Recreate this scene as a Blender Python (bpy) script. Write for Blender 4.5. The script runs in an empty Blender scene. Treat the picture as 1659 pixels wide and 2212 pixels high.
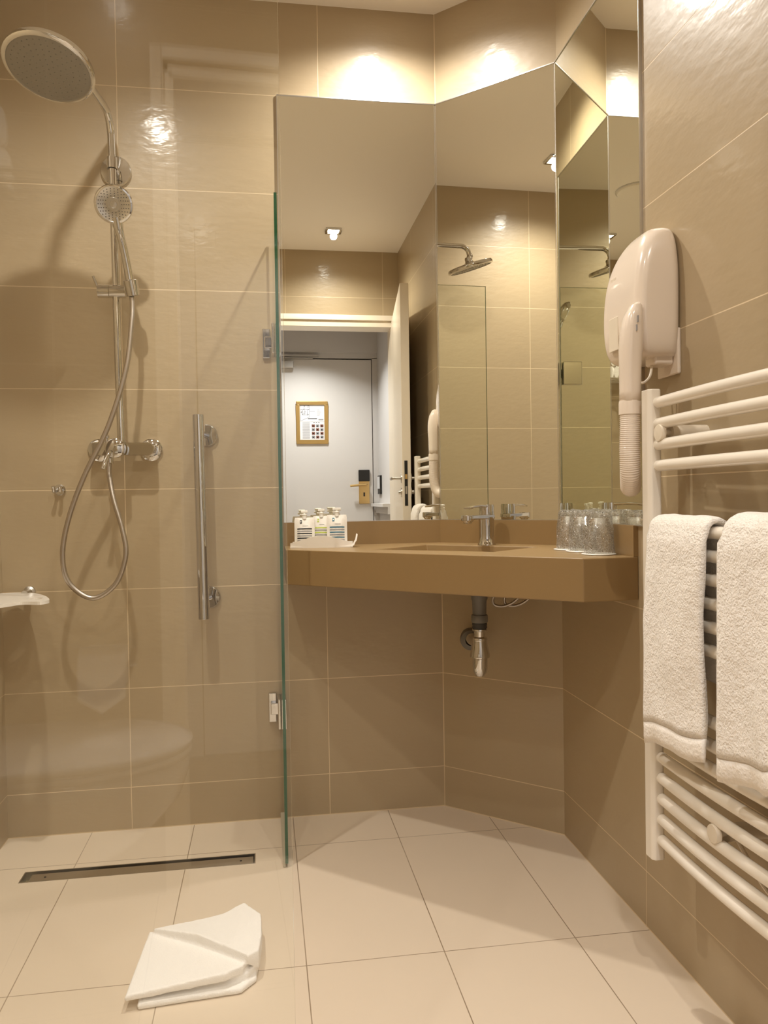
import bpy, bmesh, math, random
from mathutils import Vector, Matrix, noise
random.seed(4)
scene = bpy.context.scene
COL = scene.collection

# ------------------------------------------------------------------ camera, exposure, lights
cam_d = bpy.data.cameras.new('camera')
cam_d.sensor_fit = 'VERTICAL'; cam_d.sensor_height = 36.0
cam_d.lens = 1699.95 / 2212 * 36.0
cam_d.clip_start = 0.02
cam = bpy.data.objects.new('camera', cam_d); COL.objects.link(cam)
R_, U_, F_ = (0.988413, -0.151011, -0.015308), (0.017853, 0.015512, 0.999720), (0.150732, 0.988410, -0.018028)
cam.matrix_world = Matrix(((R_[0], U_[0], -F_[0], 0.0), (R_[1], U_[1], -F_[1], 0.0), (R_[2], U_[2], -F_[2], 0.99225), (0, 0, 0, 1)))
scene.camera = cam

vs = scene.view_settings
scene.display_settings.display_device = 'sRGB'
vs.view_transform = 'Standard'; vs.look = 'None'; vs.gamma = 1.0; vs.use_curve_mapping = False
vs.exposure = 0.0
cy = scene.cycles
cy.use_denoising = True
cy.max_bounces = 14; cy.diffuse_bounces = 6; cy.glossy_bounces = 8
cy.transmission_bounces = 8; cy.transparent_max_bounces = 24
cy.sample_clamp_indirect = 4.0
cy.caustics_reflective = True; cy.caustics_refractive = False
cy.blur_glossy = 0.2

world = bpy.data.worlds.new('world'); scene.world = world; world.use_nodes = True
world.node_tree.nodes['Background'].inputs[0].default_value = (1.0, 0.9, 0.8, 1)
world.node_tree.nodes['Background'].inputs[1].default_value = 0.02

XL, XR, YB, YF, ZC = -0.765, 0.85, 2.4547, 0.05, 2.5138
AX, BY = 0.5576, 2.1741            # corners of the chamfered wall
LAMPS = [(0.417, 0.42), (-0.39, 1.63), (0.385, 2.18), (-0.33, 0.50)]
WARM = (1.0, 0.945, 0.86)
LAMP_POWER = [39.0, 57.0, 56.0, 27.0]

def lamp_light(x, y, power):
    d = bpy.data.lights.new('downlight_beam', 'SPOT')
    d.energy = power; d.color = WARM; d.shadow_soft_size = 0.02
    d.spot_size = math.radians(153); d.spot_blend = 1.0
    o = bpy.data.objects.new('downlight_beam', d); COL.objects.link(o)
    o.location = (x, y, ZC - 0.035)
    return o
for (x, y), p in zip(LAMPS, LAMP_POWER):
    lamp_light(x, y, p)
d = bpy.data.lights.new('corridor_lamp', 'AREA'); d.energy = 13.0; d.color = (0.97, 0.97, 1.0)
d.shape = 'RECTANGLE'; d.size = 0.12; d.size_y = 0.12; d.spread = math.radians(125)
o = bpy.data.objects.new('corridor_lamp', d); COL.objects.link(o); o.location = (0.30, -0.50, 2.24)

# ------------------------------------------------------------------ materials
def new_mat(name):
    m = bpy.data.materials.new(name); m.use_nodes = True
    nt = m.node_tree
    for n in list(nt.nodes): nt.nodes.remove(n)
    out = nt.nodes.new('ShaderNodeOutputMaterial')
    return m, nt, out

def N(nt, typ, **kw):
    n = nt.nodes.new(typ)
    for k, v in kw.items(): setattr(n, k, v)
    return n

def math_n(nt, op, a, b=None, c=None):
    n = nt.nodes.new('ShaderNodeMath'); n.operation = op
    for i, v in enumerate((a, b, c)):
        if v is None: continue
        if isinstance(v, (int, float)): n.inputs[i].default_value = v
        else: nt.links.new(v, n.inputs[i])
    return n.outputs[0]

def bump_noise(nt, bsdf, scale, strength, dist=0.002, detail=3, coord='Object', vec=None):
    tc = N(nt, 'ShaderNodeTexCoord'); nz = N(nt, 'ShaderNodeTexNoise')
    nz.inputs['Scale'].default_value = scale; nz.inputs['Detail'].default_value = detail
    nt.links.new(tc.outputs[coord], nz.inputs['Vector'])
    b = N(nt, 'ShaderNodeBump'); b.inputs['Strength'].default_value = strength; b.inputs['Distance'].default_value = dist
    nt.links.new(nz.outputs['Fac'], b.inputs['Height'])
    nt.links.new(b.outputs[0], bsdf.inputs['Normal'])
    return b

def plain(name, col, rough=0.5, metal=0.0, coat=0.0, coat_r=0.05, bump=None, spec=0.5, sss=0.0, emit=None, sheen=0.0):
    m, nt, out = new_mat(name)
    p = N(nt, 'ShaderNodeBsdfPrincipled')
    p.inputs['Base Color'].default_value = (*col, 1); p.inputs['Roughness'].default_value = rough
    p.inputs['Metallic'].default_value = metal
    p.inputs['Coat Weight'].default_value = coat; p.inputs['Coat Roughness'].default_value = coat_r
    p.inputs['Specular IOR Level'].default_value = spec
    if sheen: p.inputs['Sheen Weight'].default_value = sheen
    if emit:
        p.inputs['Emission Color'].default_value = (*emit[0], 1); p.inputs['Emission Strength'].default_value = emit[1]
    if bump: bump_noise(nt, p, *bump)
    nt.links.new(p.outputs[0], out.inputs[0])
    return m

TILE = (0.405, 0.315, 0.196)
GROUT = (0.74, 0.60, 0.40)
def tile_mat(name, uaxis=None, u0=0.0, du=0.6, vaxis='Z', v0=0.1294, dv=0.3, col=TILE, grout=GROUT, gw=0.0011, rough=0.42,
             coat=0.35, extra=(), wave=0.26, vonly=False):
    """tiles with thin joints; joints at u0 + k*du and v0 + k*dv; extra = [(axis, value)] silicone lines at the ends"""
    m, nt, out = new_mat(name)
    tc = N(nt, 'ShaderNodeTexCoord'); sp = N(nt, 'ShaderNodeSeparateXYZ'); nt.links.new(tc.outputs['Object'], sp.inputs[0])
    # joints wander by a hair
    nzw = N(nt, 'ShaderNodeTexNoise'); nzw.inputs['Scale'].default_value = 6.0; nt.links.new(tc.outputs['Object'], nzw.inputs['Vector'])
    wob = math_n(nt, 'MULTIPLY', math_n(nt, 'SUBTRACT', nzw.outputs['Fac'], 0.5), 0.0012)
    masks = []
    def line(axis, off, per, w):
        c = math_n(nt, 'ADD', math_n(nt, 'SUBTRACT', sp.outputs[axis], off), wob)
        dd = math_n(nt, 'PINGPONG', c, per / 2)
        mr = N(nt, 'ShaderNodeMapRange'); mr.inputs['From Min'].default_value = w * 0.6; mr.inputs['From Max'].default_value = w * 1.4
        mr.inputs['To Min'].default_value = 1; mr.inputs['To Max'].default_value = 0
        nt.links.new(dd, mr.inputs['Value']); masks.append(mr.outputs[0])
    if vaxis: line(vaxis, v0, dv, gw)
    if uaxis: line(uaxis, u0, du, gw)
    for ax, val, w in extra:
        dd = math_n(nt, 'ABSOLUTE', math_n(nt, 'SUBTRACT', sp.outputs[ax], val))
        masks.append(math_n(nt, 'LESS_THAN', dd, w))
    mk = masks[0]
    for k in masks[1:]: mk = math_n(nt, 'MAXIMUM', mk, k)
    # joint strength varies a little
    nz2 = N(nt, 'ShaderNodeTexNoise'); nz2.inputs['Scale'].default_value = 3.0; nt.links.new(tc.outputs['Object'], nz2.inputs['Vector'])
    fac = math_n(nt, 'MULTIPLY', mk, math_n(nt, 'MULTIPLY_ADD', nz2.outputs['Fac'], 0.9, 0.35))
    # faint stone-like tone variation
    nz3 = N(nt, 'ShaderNodeTexNoise'); nz3.inputs['Scale'].default_value = 2.2; nz3.inputs['Detail'].default_value = 5
    nt.links.new(tc.outputs['Object'], nz3.inputs['Vector'])
    ramp = N(nt, 'ShaderNodeMixRGB'); ramp.inputs[1].default_value = (*[c * 0.95 for c in col], 1); ramp.inputs[2].default_value = (*[min(1, c * 1.05) for c in col], 1)
    nt.links.new(nz3.outputs['Fac'], ramp.inputs[0])
    mix = N(nt, 'ShaderNodeMixRGB'); mix.inputs[2].default_value = (*grout, 1)
    nt.links.new(ramp.outputs[0], mix.inputs[1]); nt.links.new(fac, mix.inputs[0])
    p = N(nt, 'ShaderNodeBsdfPrincipled'); p.inputs['Roughness'].default_value = rough
    p.inputs['Specular IOR Level'].default_value = 0.45
    p.inputs['Coat Weight'].default_value = coat; p.inputs['Coat Roughness'].default_value = 0.13
    nt.links.new(mix.outputs[0], p.inputs['Base Color'])
    # slightly wavy satin glaze
    nz = N(nt, 'ShaderNodeTexNoise'); nz.inputs['Scale'].default_value = 22.0; nz.inputs['Detail'].default_value = 2.0
    mp = N(nt, 'ShaderNodeMapping'); mp.inputs['Scale'].default_value = (1.0, 1.0, 2.2) if vaxis == 'Z' else (1, 1, 1)
    nt.links.new(tc.outputs['Object'], mp.inputs[0]); nt.links.new(mp.outputs[0], nz.inputs['Vector'])
    h = math_n(nt, 'SUBTRACT', nz.outputs['Fac'], math_n(nt, 'MULTIPLY', mk, 0.25))
    b = N(nt, 'ShaderNodeBump'); b.inputs['Strength'].default_value = wave; b.inputs['Distance'].default_value = 0.003
    nt.links.new(h, b.inputs['Height']); nt.links.new(b.outputs[0], p.inputs['Normal']); nt.links.new(b.outputs[0], p.inputs['Coat Normal'])
    nt.links.new(p.outputs[0], out.inputs[0])
    return m

def thin_ior(nt, ior):
    # a thin sheet reflects the same from both of its faces
    ge = N(nt, 'ShaderNodeNewGeometry')
    return math_n(nt, 'POWER', ior, math_n(nt, 'SUBTRACT', 1.0, math_n(nt, 'MULTIPLY', ge.outputs['Backfacing'], 2.0)))
def thin_glass(name, tint=(0.97, 0.985, 0.97), ior=1.5, boost=1.0, rough=0.0, bump=None):
    m, nt, out = new_mat(name)
    tr = N(nt, 'ShaderNodeBsdfTransparent'); tr.inputs[0].default_value = (*tint, 1)
    gl = N(nt, 'ShaderNodeBsdfGlossy'); gl.inputs['Roughness'].default_value = rough; gl.inputs[0].default_value = (1, 1, 1, 1)
    fr = N(nt, 'ShaderNodeFresnel'); nt.links.new(thin_ior(nt, ior), fr.inputs['IOR'])
    f = math_n(nt, 'MULTIPLY', fr.outputs[0], boost)
    mx = N(nt, 'ShaderNodeMixShader'); nt.links.new(f, mx.inputs[0]); nt.links.new(tr.outputs[0], mx.inputs[1]); nt.links.new(gl.outputs[0], mx.inputs[2])
    if bump:
        b = bump_noise(nt, gl, *bump); nt.links.new(b.outputs[0], fr.inputs['Normal'])
    nt.links.new(mx.outputs[0], out.inputs[0])
    return m

M = {}
M['tile_back'] = tile_mat('beige wall tile back', 'X', 0.1889, 0.6, extra=[('Z', 0.0, 0.003), ('X', AX, 0.0012)])
M['tile_right'] = tile_mat('beige wall tile right', 'Y', 1.6768, 0.6, extra=[('Z', 0.0, 0.003)])
M['tile_left'] = tile_mat('beige wall tile left', 'Y', 1.615, 0.6, extra=[('Z', 0.0, 0.003)])
M['tile_front'] = tile_mat('beige wall tile front', 'X', 0.752, 0.6, extra=[('Z', 0.0, 0.003)])
M['tile_diag'] = tile_mat('beige wall tile corner', None, extra=[('Z', 0.0, 0.003), ('Y', YB, 0.0012)])
M['floor'] = tile_mat('pale floor tile', 'X', 0.0725, 0.3, 'Y', 1.664, 0.585, col=(0.70, 0.59, 0.46), grout=(0.20, 0.13, 0.07), gw=0.0011,
                      rough=0.38, coat=0.15, wave=0.06)
M['ceiling'] = plain('ceiling paint', (0.85, 0.80, 0.73), 0.9, bump=(60, 0.05, 0.002))
M['stone'] = plain('brown composite stone', (0.27, 0.172, 0.072), 0.42, coat=0.25, coat_r=0.12, bump=(400, 0.04, 0.0004))
M['chrome'] = plain('chrome', (0.66, 0.65, 0.635), 0.035, 1.0)
M['chrome_soft'] = plain('brushed steel', (0.62, 0.60, 0.57), 0.28, 1.0)
M['hose_metal'] = plain('metal hose', (0.50, 0.45, 0.40), 0.33, 1.0, bump=(900, 0.3, 0.0005))
M['spray_face'] = plain('grey spray face', (0.24, 0.22, 0.19), 0.38, 0.35)
M['rubber_dark'] = plain('dark rubber nozzles', (0.05, 0.045, 0.04), 0.6)
M['white_plastic'] = plain('glossy cream plastic', (0.80, 0.70, 0.60), 0.22, coat=0.6, coat_r=0.06)
M['white_enamel'] = plain('white enamel', (0.80, 0.74, 0.65), 0.25, coat=0.5, coat_r=0.08)
M['ceramic'] = plain('white ceramic', (0.85, 0.82, 0.78), 0.08, coat=0.8, coat_r=0.03)
M['frost'] = plain('white acrylic', (0.88, 0.84, 0.78), 0.22, coat=0.3)
M['door_white'] = plain('white door lacquer', (0.66, 0.63, 0.60), 0.45)
M['leaf_white'] = plain('cream door lacquer', (0.78, 0.70, 0.58), 0.4, coat=0.2)
M['corr_white'] = plain('corridor paint', (0.62, 0.595, 0.575), 0.85)
M['carpet'] = plain('dark carpet', (0.08, 0.05, 0.035), 0.95)
M['black'] = plain('black plastic', (0.012, 0.011, 0.010), 0.4)
M['brass'] = plain('satin brass', (0.72, 0.50, 0.22), 0.3, 1.0)
M['gold'] = plain('gold frame', (0.74, 0.52, 0.22), 0.28, 0.9)
M['paper'] = plain('paper', (0.75, 0.75, 0.77), 0.8)
M['ink'] = plain('dark ink', (0.08, 0.08, 0.09), 0.8)
M['ink_grey'] = plain('grey ink', (0.30, 0.29, 0.29), 0.8)
M['ink_red'] = plain('brown ink', (0.22, 0.09, 0.06), 0.8)
M['ink_blue'] = plain('teal ink', (0.05, 0.17, 0.25), 0.7)
M['ink_green'] = plain('lime ink', (0.50, 0.58, 0.10), 0.7)
M['ink_black'] = plain('black ink', (0.012, 0.012, 0.016), 0.7)
M['pouch'] = plain('white glossy pouch', (0.86, 0.82, 0.76), 0.3, bump=(70, 0.3, 0.003))
M['cap'] = plain('white cap', (0.88, 0.86, 0.80), 0.3)
M['grey_pipe'] = plain('grey plastic pipe', (0.15, 0.138, 0.118), 0.45)
M['green_edge'] = plain('green glass edge', (0.012, 0.085, 0.035), 0.12, coat=0.6)
M['bright_edge'] = plain('pale glass edge', (0.60, 0.52, 0.36), 0.18, coat=0.5)
M['glass'] = thin_glass('clear screen glass', (0.985, 0.99, 0.98), boost=1.0)
M['glass_green'] = thin_glass('green tinted glass', (0.972, 0.983, 0.955))
M['tumbler'] = thin_glass('tumbler glass', (0.975, 0.975, 0.965), 1.5, 1.0)
M['tumbler_base'] = thin_glass('thick tumbler base', (0.96, 0.96, 0.95), 1.5, 5.0, 0.12)
M['seal'] = plain('clear seal', (0.45, 0.40, 0.30), 0.2)
M['lamp_bowl'] = plain('lit frosted bowl', (1, 1, 1), 0.4, emit=((1.0, 0.93, 0.81), 42.0))
M['bracket_cream'] = plain('cream wall bracket', (0.74, 0.66, 0.54), 0.3, coat=0.3)
M['drain_channel'] = plain('dark drain gap', (0.13, 0.10, 0.045), 0.7)  # dark olive tone of the channel under the drain cover

# wrapping film: clear, crinkled, crinkle highlights painted in as white crease lines
def film_mat():
    m, nt, out = new_mat('crinkled clear film')
    tr = N(nt, 'ShaderNodeBsdfTransparent'); tr.inputs[0].default_value = (0.99, 0.99, 0.985, 1)
    gl = N(nt, 'ShaderNodeBsdfGlossy'); gl.inputs['Roughness'].default_value = 0.2
    df = N(nt, 'ShaderNodeBsdfTranslucent'); df.inputs[0].default_value = (0.9, 0.88, 0.85, 1)
    df2 = N(nt, 'ShaderNodeBsdfDiffuse'); df2.inputs[0].default_value = (0.95, 0.93, 0.90, 1)
    tc = N(nt, 'ShaderNodeTexCoord'); vo = N(nt, 'ShaderNodeTexVoronoi'); vo.feature = 'DISTANCE_TO_EDGE'; vo.inputs['Scale'].default_value = 48
    nz = N(nt, 'ShaderNodeTexNoise'); nz.inputs['Scale'].default_value = 30
    mixv = N(nt, 'ShaderNodeMixRGB'); mixv.inputs[0].default_value = 0.35
    nt.links.new(tc.outputs['Object'], nz.inputs['Vector']); nt.links.new(tc.outputs['Object'], mixv.inputs[1]); nt.links.new(nz.outputs['Color'], mixv.inputs[2])
    nt.links.new(mixv.outputs[0], vo.inputs['Vector'])
    b = N(nt, 'ShaderNodeBump'); b.inputs['Strength'].default_value = 0.9; b.inputs['Distance'].default_value = 0.006
    nt.links.new(vo.outputs['Distance'], b.inputs['Height'])
    for s in (gl, df2): nt.links.new(b.outputs[0], s.inputs['Normal'])
    edge = math_n(nt, 'LESS_THAN', vo.outputs['Distance'], 0.022)
    whit = math_n(nt, 'MULTIPLY_ADD', edge, 0.60, 0.04)
    a = N(nt, 'ShaderNodeMixShader'); a.inputs[0].default_value = 0.5
    nt.links.new(df.outputs[0], a.inputs[1]); nt.links.new(df2.outputs[0], a.inputs[2])
    m1 = N(nt, 'ShaderNodeMixShader'); nt.links.new(whit, m1.inputs[0]); nt.links.new(tr.outputs[0], m1.inputs[1]); nt.links.new(a.outputs[0], m1.inputs[2])
    fr = N(nt, 'ShaderNodeFresnel'); nt.links.new(thin_ior(nt, 1.5), fr.inputs[0]); nt.links.new(b.outputs[0], fr.inputs['Normal'])
    m2 = N(nt, 'ShaderNodeMixShader'); nt.links.new(math_n(nt, 'MULTIPLY', fr.outputs[0], 2.0), m2.inputs[0])
    nt.links.new(m1.outputs[0], m2.inputs[1]); nt.links.new(gl.outputs[0], m2.inputs[2])
    nt.links.new(m2.outputs[0], out.inputs[0])
    return m
M['film'] = film_mat()

def mirror_mat():
    m, nt, out = new_mat('mirror silver')
    gl = N(nt, 'ShaderNodeBsdfGlossy'); gl.inputs['Roughness'].default_value = 0.0; gl.inputs[0].default_value = (0.92, 0.93, 0.865, 1)
    nt.links.new(gl.outputs[0], out.inputs[0]); return m
M['mirror'] = mirror_mat()

def terry_mat():
    m, nt, out = new_mat('white terry cloth')
    p = N(nt, 'ShaderNodeBsdfPrincipled'); p.inputs['Base Color'].default_value = (0.88, 0.83, 0.77, 1); p.inputs['Roughness'].default_value = 0.95
    p.inputs['Sheen Weight'].default_value = 0.4; p.inputs['Specular IOR Level'].default_value = 0.1
    tc = N(nt, 'ShaderNodeTexCoord'); nz = N(nt, 'ShaderNodeTexNoise'); nz.inputs['Scale'].default_value = 260; nz.inputs['Detail'].default_value = 3
    nz2 = N(nt, 'ShaderNodeTexNoise'); nz2.inputs['Scale'].default_value = 75; nz2.inputs['Detail'].default_value = 3
    nt.links.new(tc.outputs['Object'], nz.inputs['Vector']); nt.links.new(tc.outputs['Object'], nz2.inputs['Vector'])
    h = math_n(nt, 'ADD', nz.outputs['Fac'], math_n(nt, 'MULTIPLY', nz2.outputs['Fac'], 1.3))
    b = N(nt, 'ShaderNodeBump'); b.inputs['Strength'].default_value = 0.85; b.inputs['Distance'].default_value = 0.004
    nt.links.new(h, b.inputs['Height']); nt.links.new(b.outputs[0], p.inputs['Normal']); nt.links.new(p.outputs[0], out.inputs[0])
    return m
M['terry'] = terry_mat()
M['towel_band'] = plain('woven towel band', (0.86, 0.81, 0.75), 0.9, bump=(160, 0.7, 0.003))
M['flat_towel'] = plain('white flat-woven towel', (0.90, 0.875, 0.84), 0.95, bump=(300, 0.5, 0.002))

# ------------------------------------------------------------------ mesh helpers
class MB:
    def __init__(s): s.v = []; s.f = []; s.fm = []; s.smooth = []
    def add(s, verts, faces, mi=0, smooth=False):
        b = len(s.v); s.v += [tuple(v) for v in verts]
        for f in faces: s.f.append([i + b for i in f]); s.fm.append(mi); s.smooth.append(smooth)
        return s
    def box(s, lo, hi, mi=0):
        x0, y0, z0 = lo; x1, y1, z1 = hi
        v = [(x0,y0,z0),(x1,y0,z0),(x1,y1,z0),(x0,y1,z0),(x0,y0,z1),(x1,y0,z1),(x1,y1,z1),(x0,y1,z1)]
        return s.add(v, [(0,3,2,1),(4,5,6,7),(0,1,5,4),(1,2,6,5),(2,3,7,6),(3,0,4,7)], mi)
    def obox(s, c, ax, ay, az, h, mi=0):
        c = Vector(c); ax, ay, az = [Vector(a).normalized() for a in (ax, ay, az)]
        v = [c + ax*(i*h[0]) + ay*(j*h[1]) + az*(k*h[2]) for k in (-1,1) for (i,j) in ((-1,-1),(1,-1),(1,1),(-1,1))]
        return s.add(v, [(0,3,2,1),(4,5,6,7),(0,1,5,4),(1,2,6,5),(2,3,7,6),(3,0,4,7)], mi)
    def prism(s, poly, z0, z1, mi=0, smooth=False):
        n = len(poly)
        v = [(x,y,z0) for x,y in poly] + [(x,y,z1) for x,y in poly]
        f = [list(range(n))[::-1], list(range(n, 2*n))]
        s.add(v, f, mi); 
        return s.add(v, [(i,(i+1)%n,(i+1)%n+n,i+n) for i in range(n)], mi, smooth)
    def tube(s, pts, r, n=16, caps=True, mi=0):
        pts = [Vector(p) for p in pts]; m = len(pts)
        rs = r if isinstance(r, (list, tuple)) else [r]*m
        t0 = (pts[1]-pts[0]).normalized(); up = Vector((0,0,1)) if abs(t0.z) < 0.9 else Vector((1,0,0))
        a = t0.cross(up).normalized(); ring = []
        for i, p in enumerate(pts):
            t = ((pts[min(i+1,m-1)]-p).normalized() + (p-pts[max(i-1,0)]).normalized()).normalized() if 0 < i < m-1 else ((pts[1]-pts[0]) if i == 0 else (pts[-1]-pts[-2])).normalized()
            a = (a - t*a.dot(t)).normalized(); b = t.cross(a)
            ring += [p + (a*math.cos(2*math.pi*k/n) + b*math.sin(2*math.pi*k/n))*rs[i] for k in range(n)]
        f = [(i*n+k, i*n+(k+1)%n, (i+1)*n+(k+1)%n, (i+1)*n+k) for i in range(m-1) for k in range(n)]
        s.add(ring, f, mi, True)
        if caps:
            s.add(ring[:n], [list(range(n))[::-1]], mi); s.add(ring[-n:], [list(range(n))], mi)
        return s
    def lathe(s, prof, c, axis=(0,0,1), n=32, mi=0):
        """prof: [(radius, height)] along axis from c"""
        c = Vector(c); ax = Vector(axis).normalized(); up = Vector((0,0,1)) if abs(ax.z) < 0.9 else Vector((1,0,0))
        a = ax.cross(up).normalized(); b = ax.cross(a); v = []
        for r, h in prof: v += [c + ax*h + (a*math.cos(2*math.pi*k/n) + b*math.sin(2*math.pi*k/n))*max(r,1e-5) for k in range(n)]
        f = [(i*n+k, i*n+(k+1)%n, (i+1)*n+(k+1)%n, (i+1)*n+k) for i in range(len(prof)-1) for k in range(n)]
        return s.add(v, f, mi, True)
    def build(s, name, mats, parent=None, origin=None, bevel=0.0, seg=3, kind=None, weld=True, autosmooth=True, label=None):
        if not isinstance(mats, (list, tuple)): mats = [mats]
        org = Vector(origin) if origin is not None else (Vector(parent.matrix_world.translation) if parent is not None else Vector((0,0,0)))
        if parent is not None: org = world_loc(parent)
        me = bpy.data.meshes.new(name)
        me.from_pydata([tuple(Vector(v) - org) for v in s.v], [], s.f)
        for m in mats: me.materials.append(m)
        for p, mi, sm in zip(me.polygons, s.fm, s.smooth): p.material_index = mi; p.use_smooth = sm
        bm = bmesh.new(); bm.from_mesh(me)
        if weld: bmesh.ops.remove_doubles(bm, verts=bm.verts, dist=1e-5)
        bmesh.ops.recalc_face_normals(bm, faces=bm.faces)
        if autosmooth:
            for e in bm.edges:
                if len(e.link_faces) == 2 and e.calc_face_angle(0) > math.radians(38): e.smooth = False
        bm.to_mesh(me); bm.free(); me.update()
        ob = bpy.data.objects.new(name, me); COL.objects.link(ob)
        if parent is not None: ob.parent = parent
        else: ob.location = org
        if bevel:
            bv = ob.modifiers.new('bevel', 'BEVEL'); bv.width = bevel; bv.segments = seg; bv.limit_method = 'ANGLE'; bv.angle_limit = math.radians(40)
            for p in me.polygons: p.use_smooth = True
            wn = ob.modifiers.new('wn', 'WEIGHTED_NORMAL'); wn.keep_sharp = False
        if kind: ob['kind'] = kind
        if label: ob['label'] = label
        return ob

def world_loc(o):
    p = Vector((0,0,0))
    while o is not None: p += Vector(o.location); o = o.parent
    return p

def thing(name, loc, label, cat, group=None):
    o = bpy.data.objects.new(name, None); COL.objects.link(o); o.location = loc; o.empty_display_size = 0.05
    o['label'] = label; o['category'] = cat
    if group: o['group'] = group
    return o
def tag(o, label, cat, group=None, kind=None):
    o['label'] = label; o['category'] = cat
    if group: o['group'] = group
    if kind: o['kind'] = kind
    return o
def smooth_path(pts, k=8):
    """Catmull-Rom through the points"""
    P = [Vector(p) for p in pts]; P = [P[0]*2-P[1]] + P + [P[-1]*2-P[-2]]; out = []
    for i in range(1, len(P)-2):
        for j in range(k):
            t = j/k; a,b,c,d = P[i-1],P[i],P[i+1],P[i+2]
            out.append(0.5*((2*b) + (c-a)*t + (2*a-5*b+4*c-d)*t*t + (3*b-a-3*c+d)*t**3))
    out.append(P[-2]); return out
def rrect(cx, cy, hx, hy, r, n=5):
    out = []
    for sx, sy, a0 in ((1,1,0),(-1,1,90),(-1,-1,180),(1,-1,270)):
        for k in range(n+1):
            a = math.radians(a0 + 90*k/n); out.append((cx+sx*(hx-r)+r*math.cos(a), cy+sy*(hy-r)+r*math.sin(a)))
    return out
def loft(mb, rings, mi=0, cap0=True, cap1=True, smooth=True):
    n = len(rings[0]); v = [p for r in rings for p in r]
    mb.add(v, [(i*n+k, i*n+(k+1)%n, (i+1)*n+(k+1)%n, (i+1)*n+k) for i in range(len(rings)-1) for k in range(n)], mi, smooth)
    if cap0: mb.add(rings[0], [list(range(n))[::-1]], mi, smooth)
    if cap1: mb.add(rings[-1], [list(range(n))], mi, smooth)
    return mb

# ------------------------------------------------------------------ room shell
T = 0.10
MB().box((XL-T, YB, -T), (AX, YB+T, ZC)).build('wall_back', M['tile_back'], kind='structure')
nd = Vector((-0.692, -0.722, 0)).normalized()        # into the room from the chamfered wall
td = Vector((0.722, -0.692, 0)).normalized()         # along it, towards the right wall
MB().prism([(AX, YB), (XR, BY), (XR+0.07, BY+0.07), (XR+T, YB+T), (AX, YB+T)], -T, ZC).build('wall_corner', M['tile_diag'], kind='structure')
MB().box((XR, -0.08, -T), (XR+T, BY, ZC)).build('wall_right', M['tile_right'], kind='structure')
MB().box((XL-T, -0.08, -T), (XL, YB, ZC)).build('wall_left', M['tile_left'], kind='structure')
DX0, DX1, DZ = -0.165, 0.80, 2.062                    # door opening
w = MB(); w.box((XL, -0.08, -T), (DX0-0.02, YF, ZC)); w.box((DX0-0.02, -0.08, DZ+0.02), (XR, YF, ZC)); w.box((DX1+0.02, -0.08, -T), (XR, YF, DZ+0.02))
w.build('wall_front', M['tile_front'], kind='structure')
# floor with the cut for the channel drain
DRX0, DRX1, DRY0, DRY1 = -0.652, -0.040, 2.160, 2.222
fl = MB(); x0, x1, y0, y1 = XL-T, XR+T, -0.08, YB+T
fl.box((x0, y0, -0.08), (x1, DRY0, 0)); fl.box((x0, DRY1, -0.08), (x1, y1, 0)); fl.box((x0, DRY0, -0.08), (DRX0, DRY1, 0)); fl.box((DRX1, DRY0, -0.08), (x1, DRY1, 0))
fl.box((DRX0, DRY0, -0.08), (DRX1, DRY1, -0.03))
fl.build('floor', M['floor'], kind='structure')
MB().box((XL-T, -0.08, ZC), (XR+T, YB+T, ZC+T)).build('ceiling', M['ceiling'], kind='structure')

# door lining and trim
fr = MB()
fr.box((DX0-0.043, YF, 0), (DX0-0.014, YF+0.014, DZ+0.058)); fr.box((DX0-0.014, YF, DZ+0.026), (XR-0.002, YF+0.014, DZ+0.058)); fr.box((DX0-0.014, YF-0.02, DZ), (DX1+0.02, YF+0.001, DZ+0.026)); fr.box((DX0-0.014, YF-0.02, 0), (DX0+0.001, YF+0.001, DZ+0.026))
fr.box((DX0-0.02, -0.09, 0), (DX0+0.012, YF+0.002, DZ)); fr.box((DX0, -0.09, DZ-0.012), (DX1+0.02, YF+0.002, DZ+0.018)); fr.box((DX1, -0.09, 0), (DX1+0.02, YF+0.014, DZ))
fr.build('trim_1', M['leaf_white'], kind='structure', bevel=0.002)

# corridor seen in the mirror
CZ, CY = 2.265, -1.00
MB().box((XL-T, -2.0, -T), (XR+0.5, -0.08, 0.0)).build('floor_corridor', M['carpet'], kind='structure')
MB().box((XL-T, -1.3, CZ), (XR+0.5, -0.09, CZ+T)).build('ceiling_corridor', M['corr_white'], kind='structure')
MB().box((0.866, CY-0.2, 0), (0.95, -0.09, CZ)).build('wall_corridor_right', M['corr_white'], kind='structure')
MB().box((XL-T, CY-0.1, 0), (XL-0.02, -0.09, CZ)).build('wall_corridor_left', M['corr_white'], kind='structure')
w = MB(); w.box((XL-T, CY-0.12, 2.045), (0.866, CY-0.02, CZ)); w.box((0.826, CY-0.12, 0), (0.866, CY-0.02, 2.05)); w.box((XL-T, CY-0.12, 0), (-0.14, CY-0.02, 2.05))
w.box((-0.1, CY-0.02, 2.085), (0.866, CY+0.0, CZ))
w.build('wall_corridor_far', M['corr_white'], kind='structure')
MB().box((XL-T, -0.10, 2.07), (0.866, -0.092, CZ)).box((XL-T, -0.10, 0), (DX0-0.03, -0.092, CZ)).build('wall_corridor_near', M['corr_white'], kind='structure')

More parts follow.
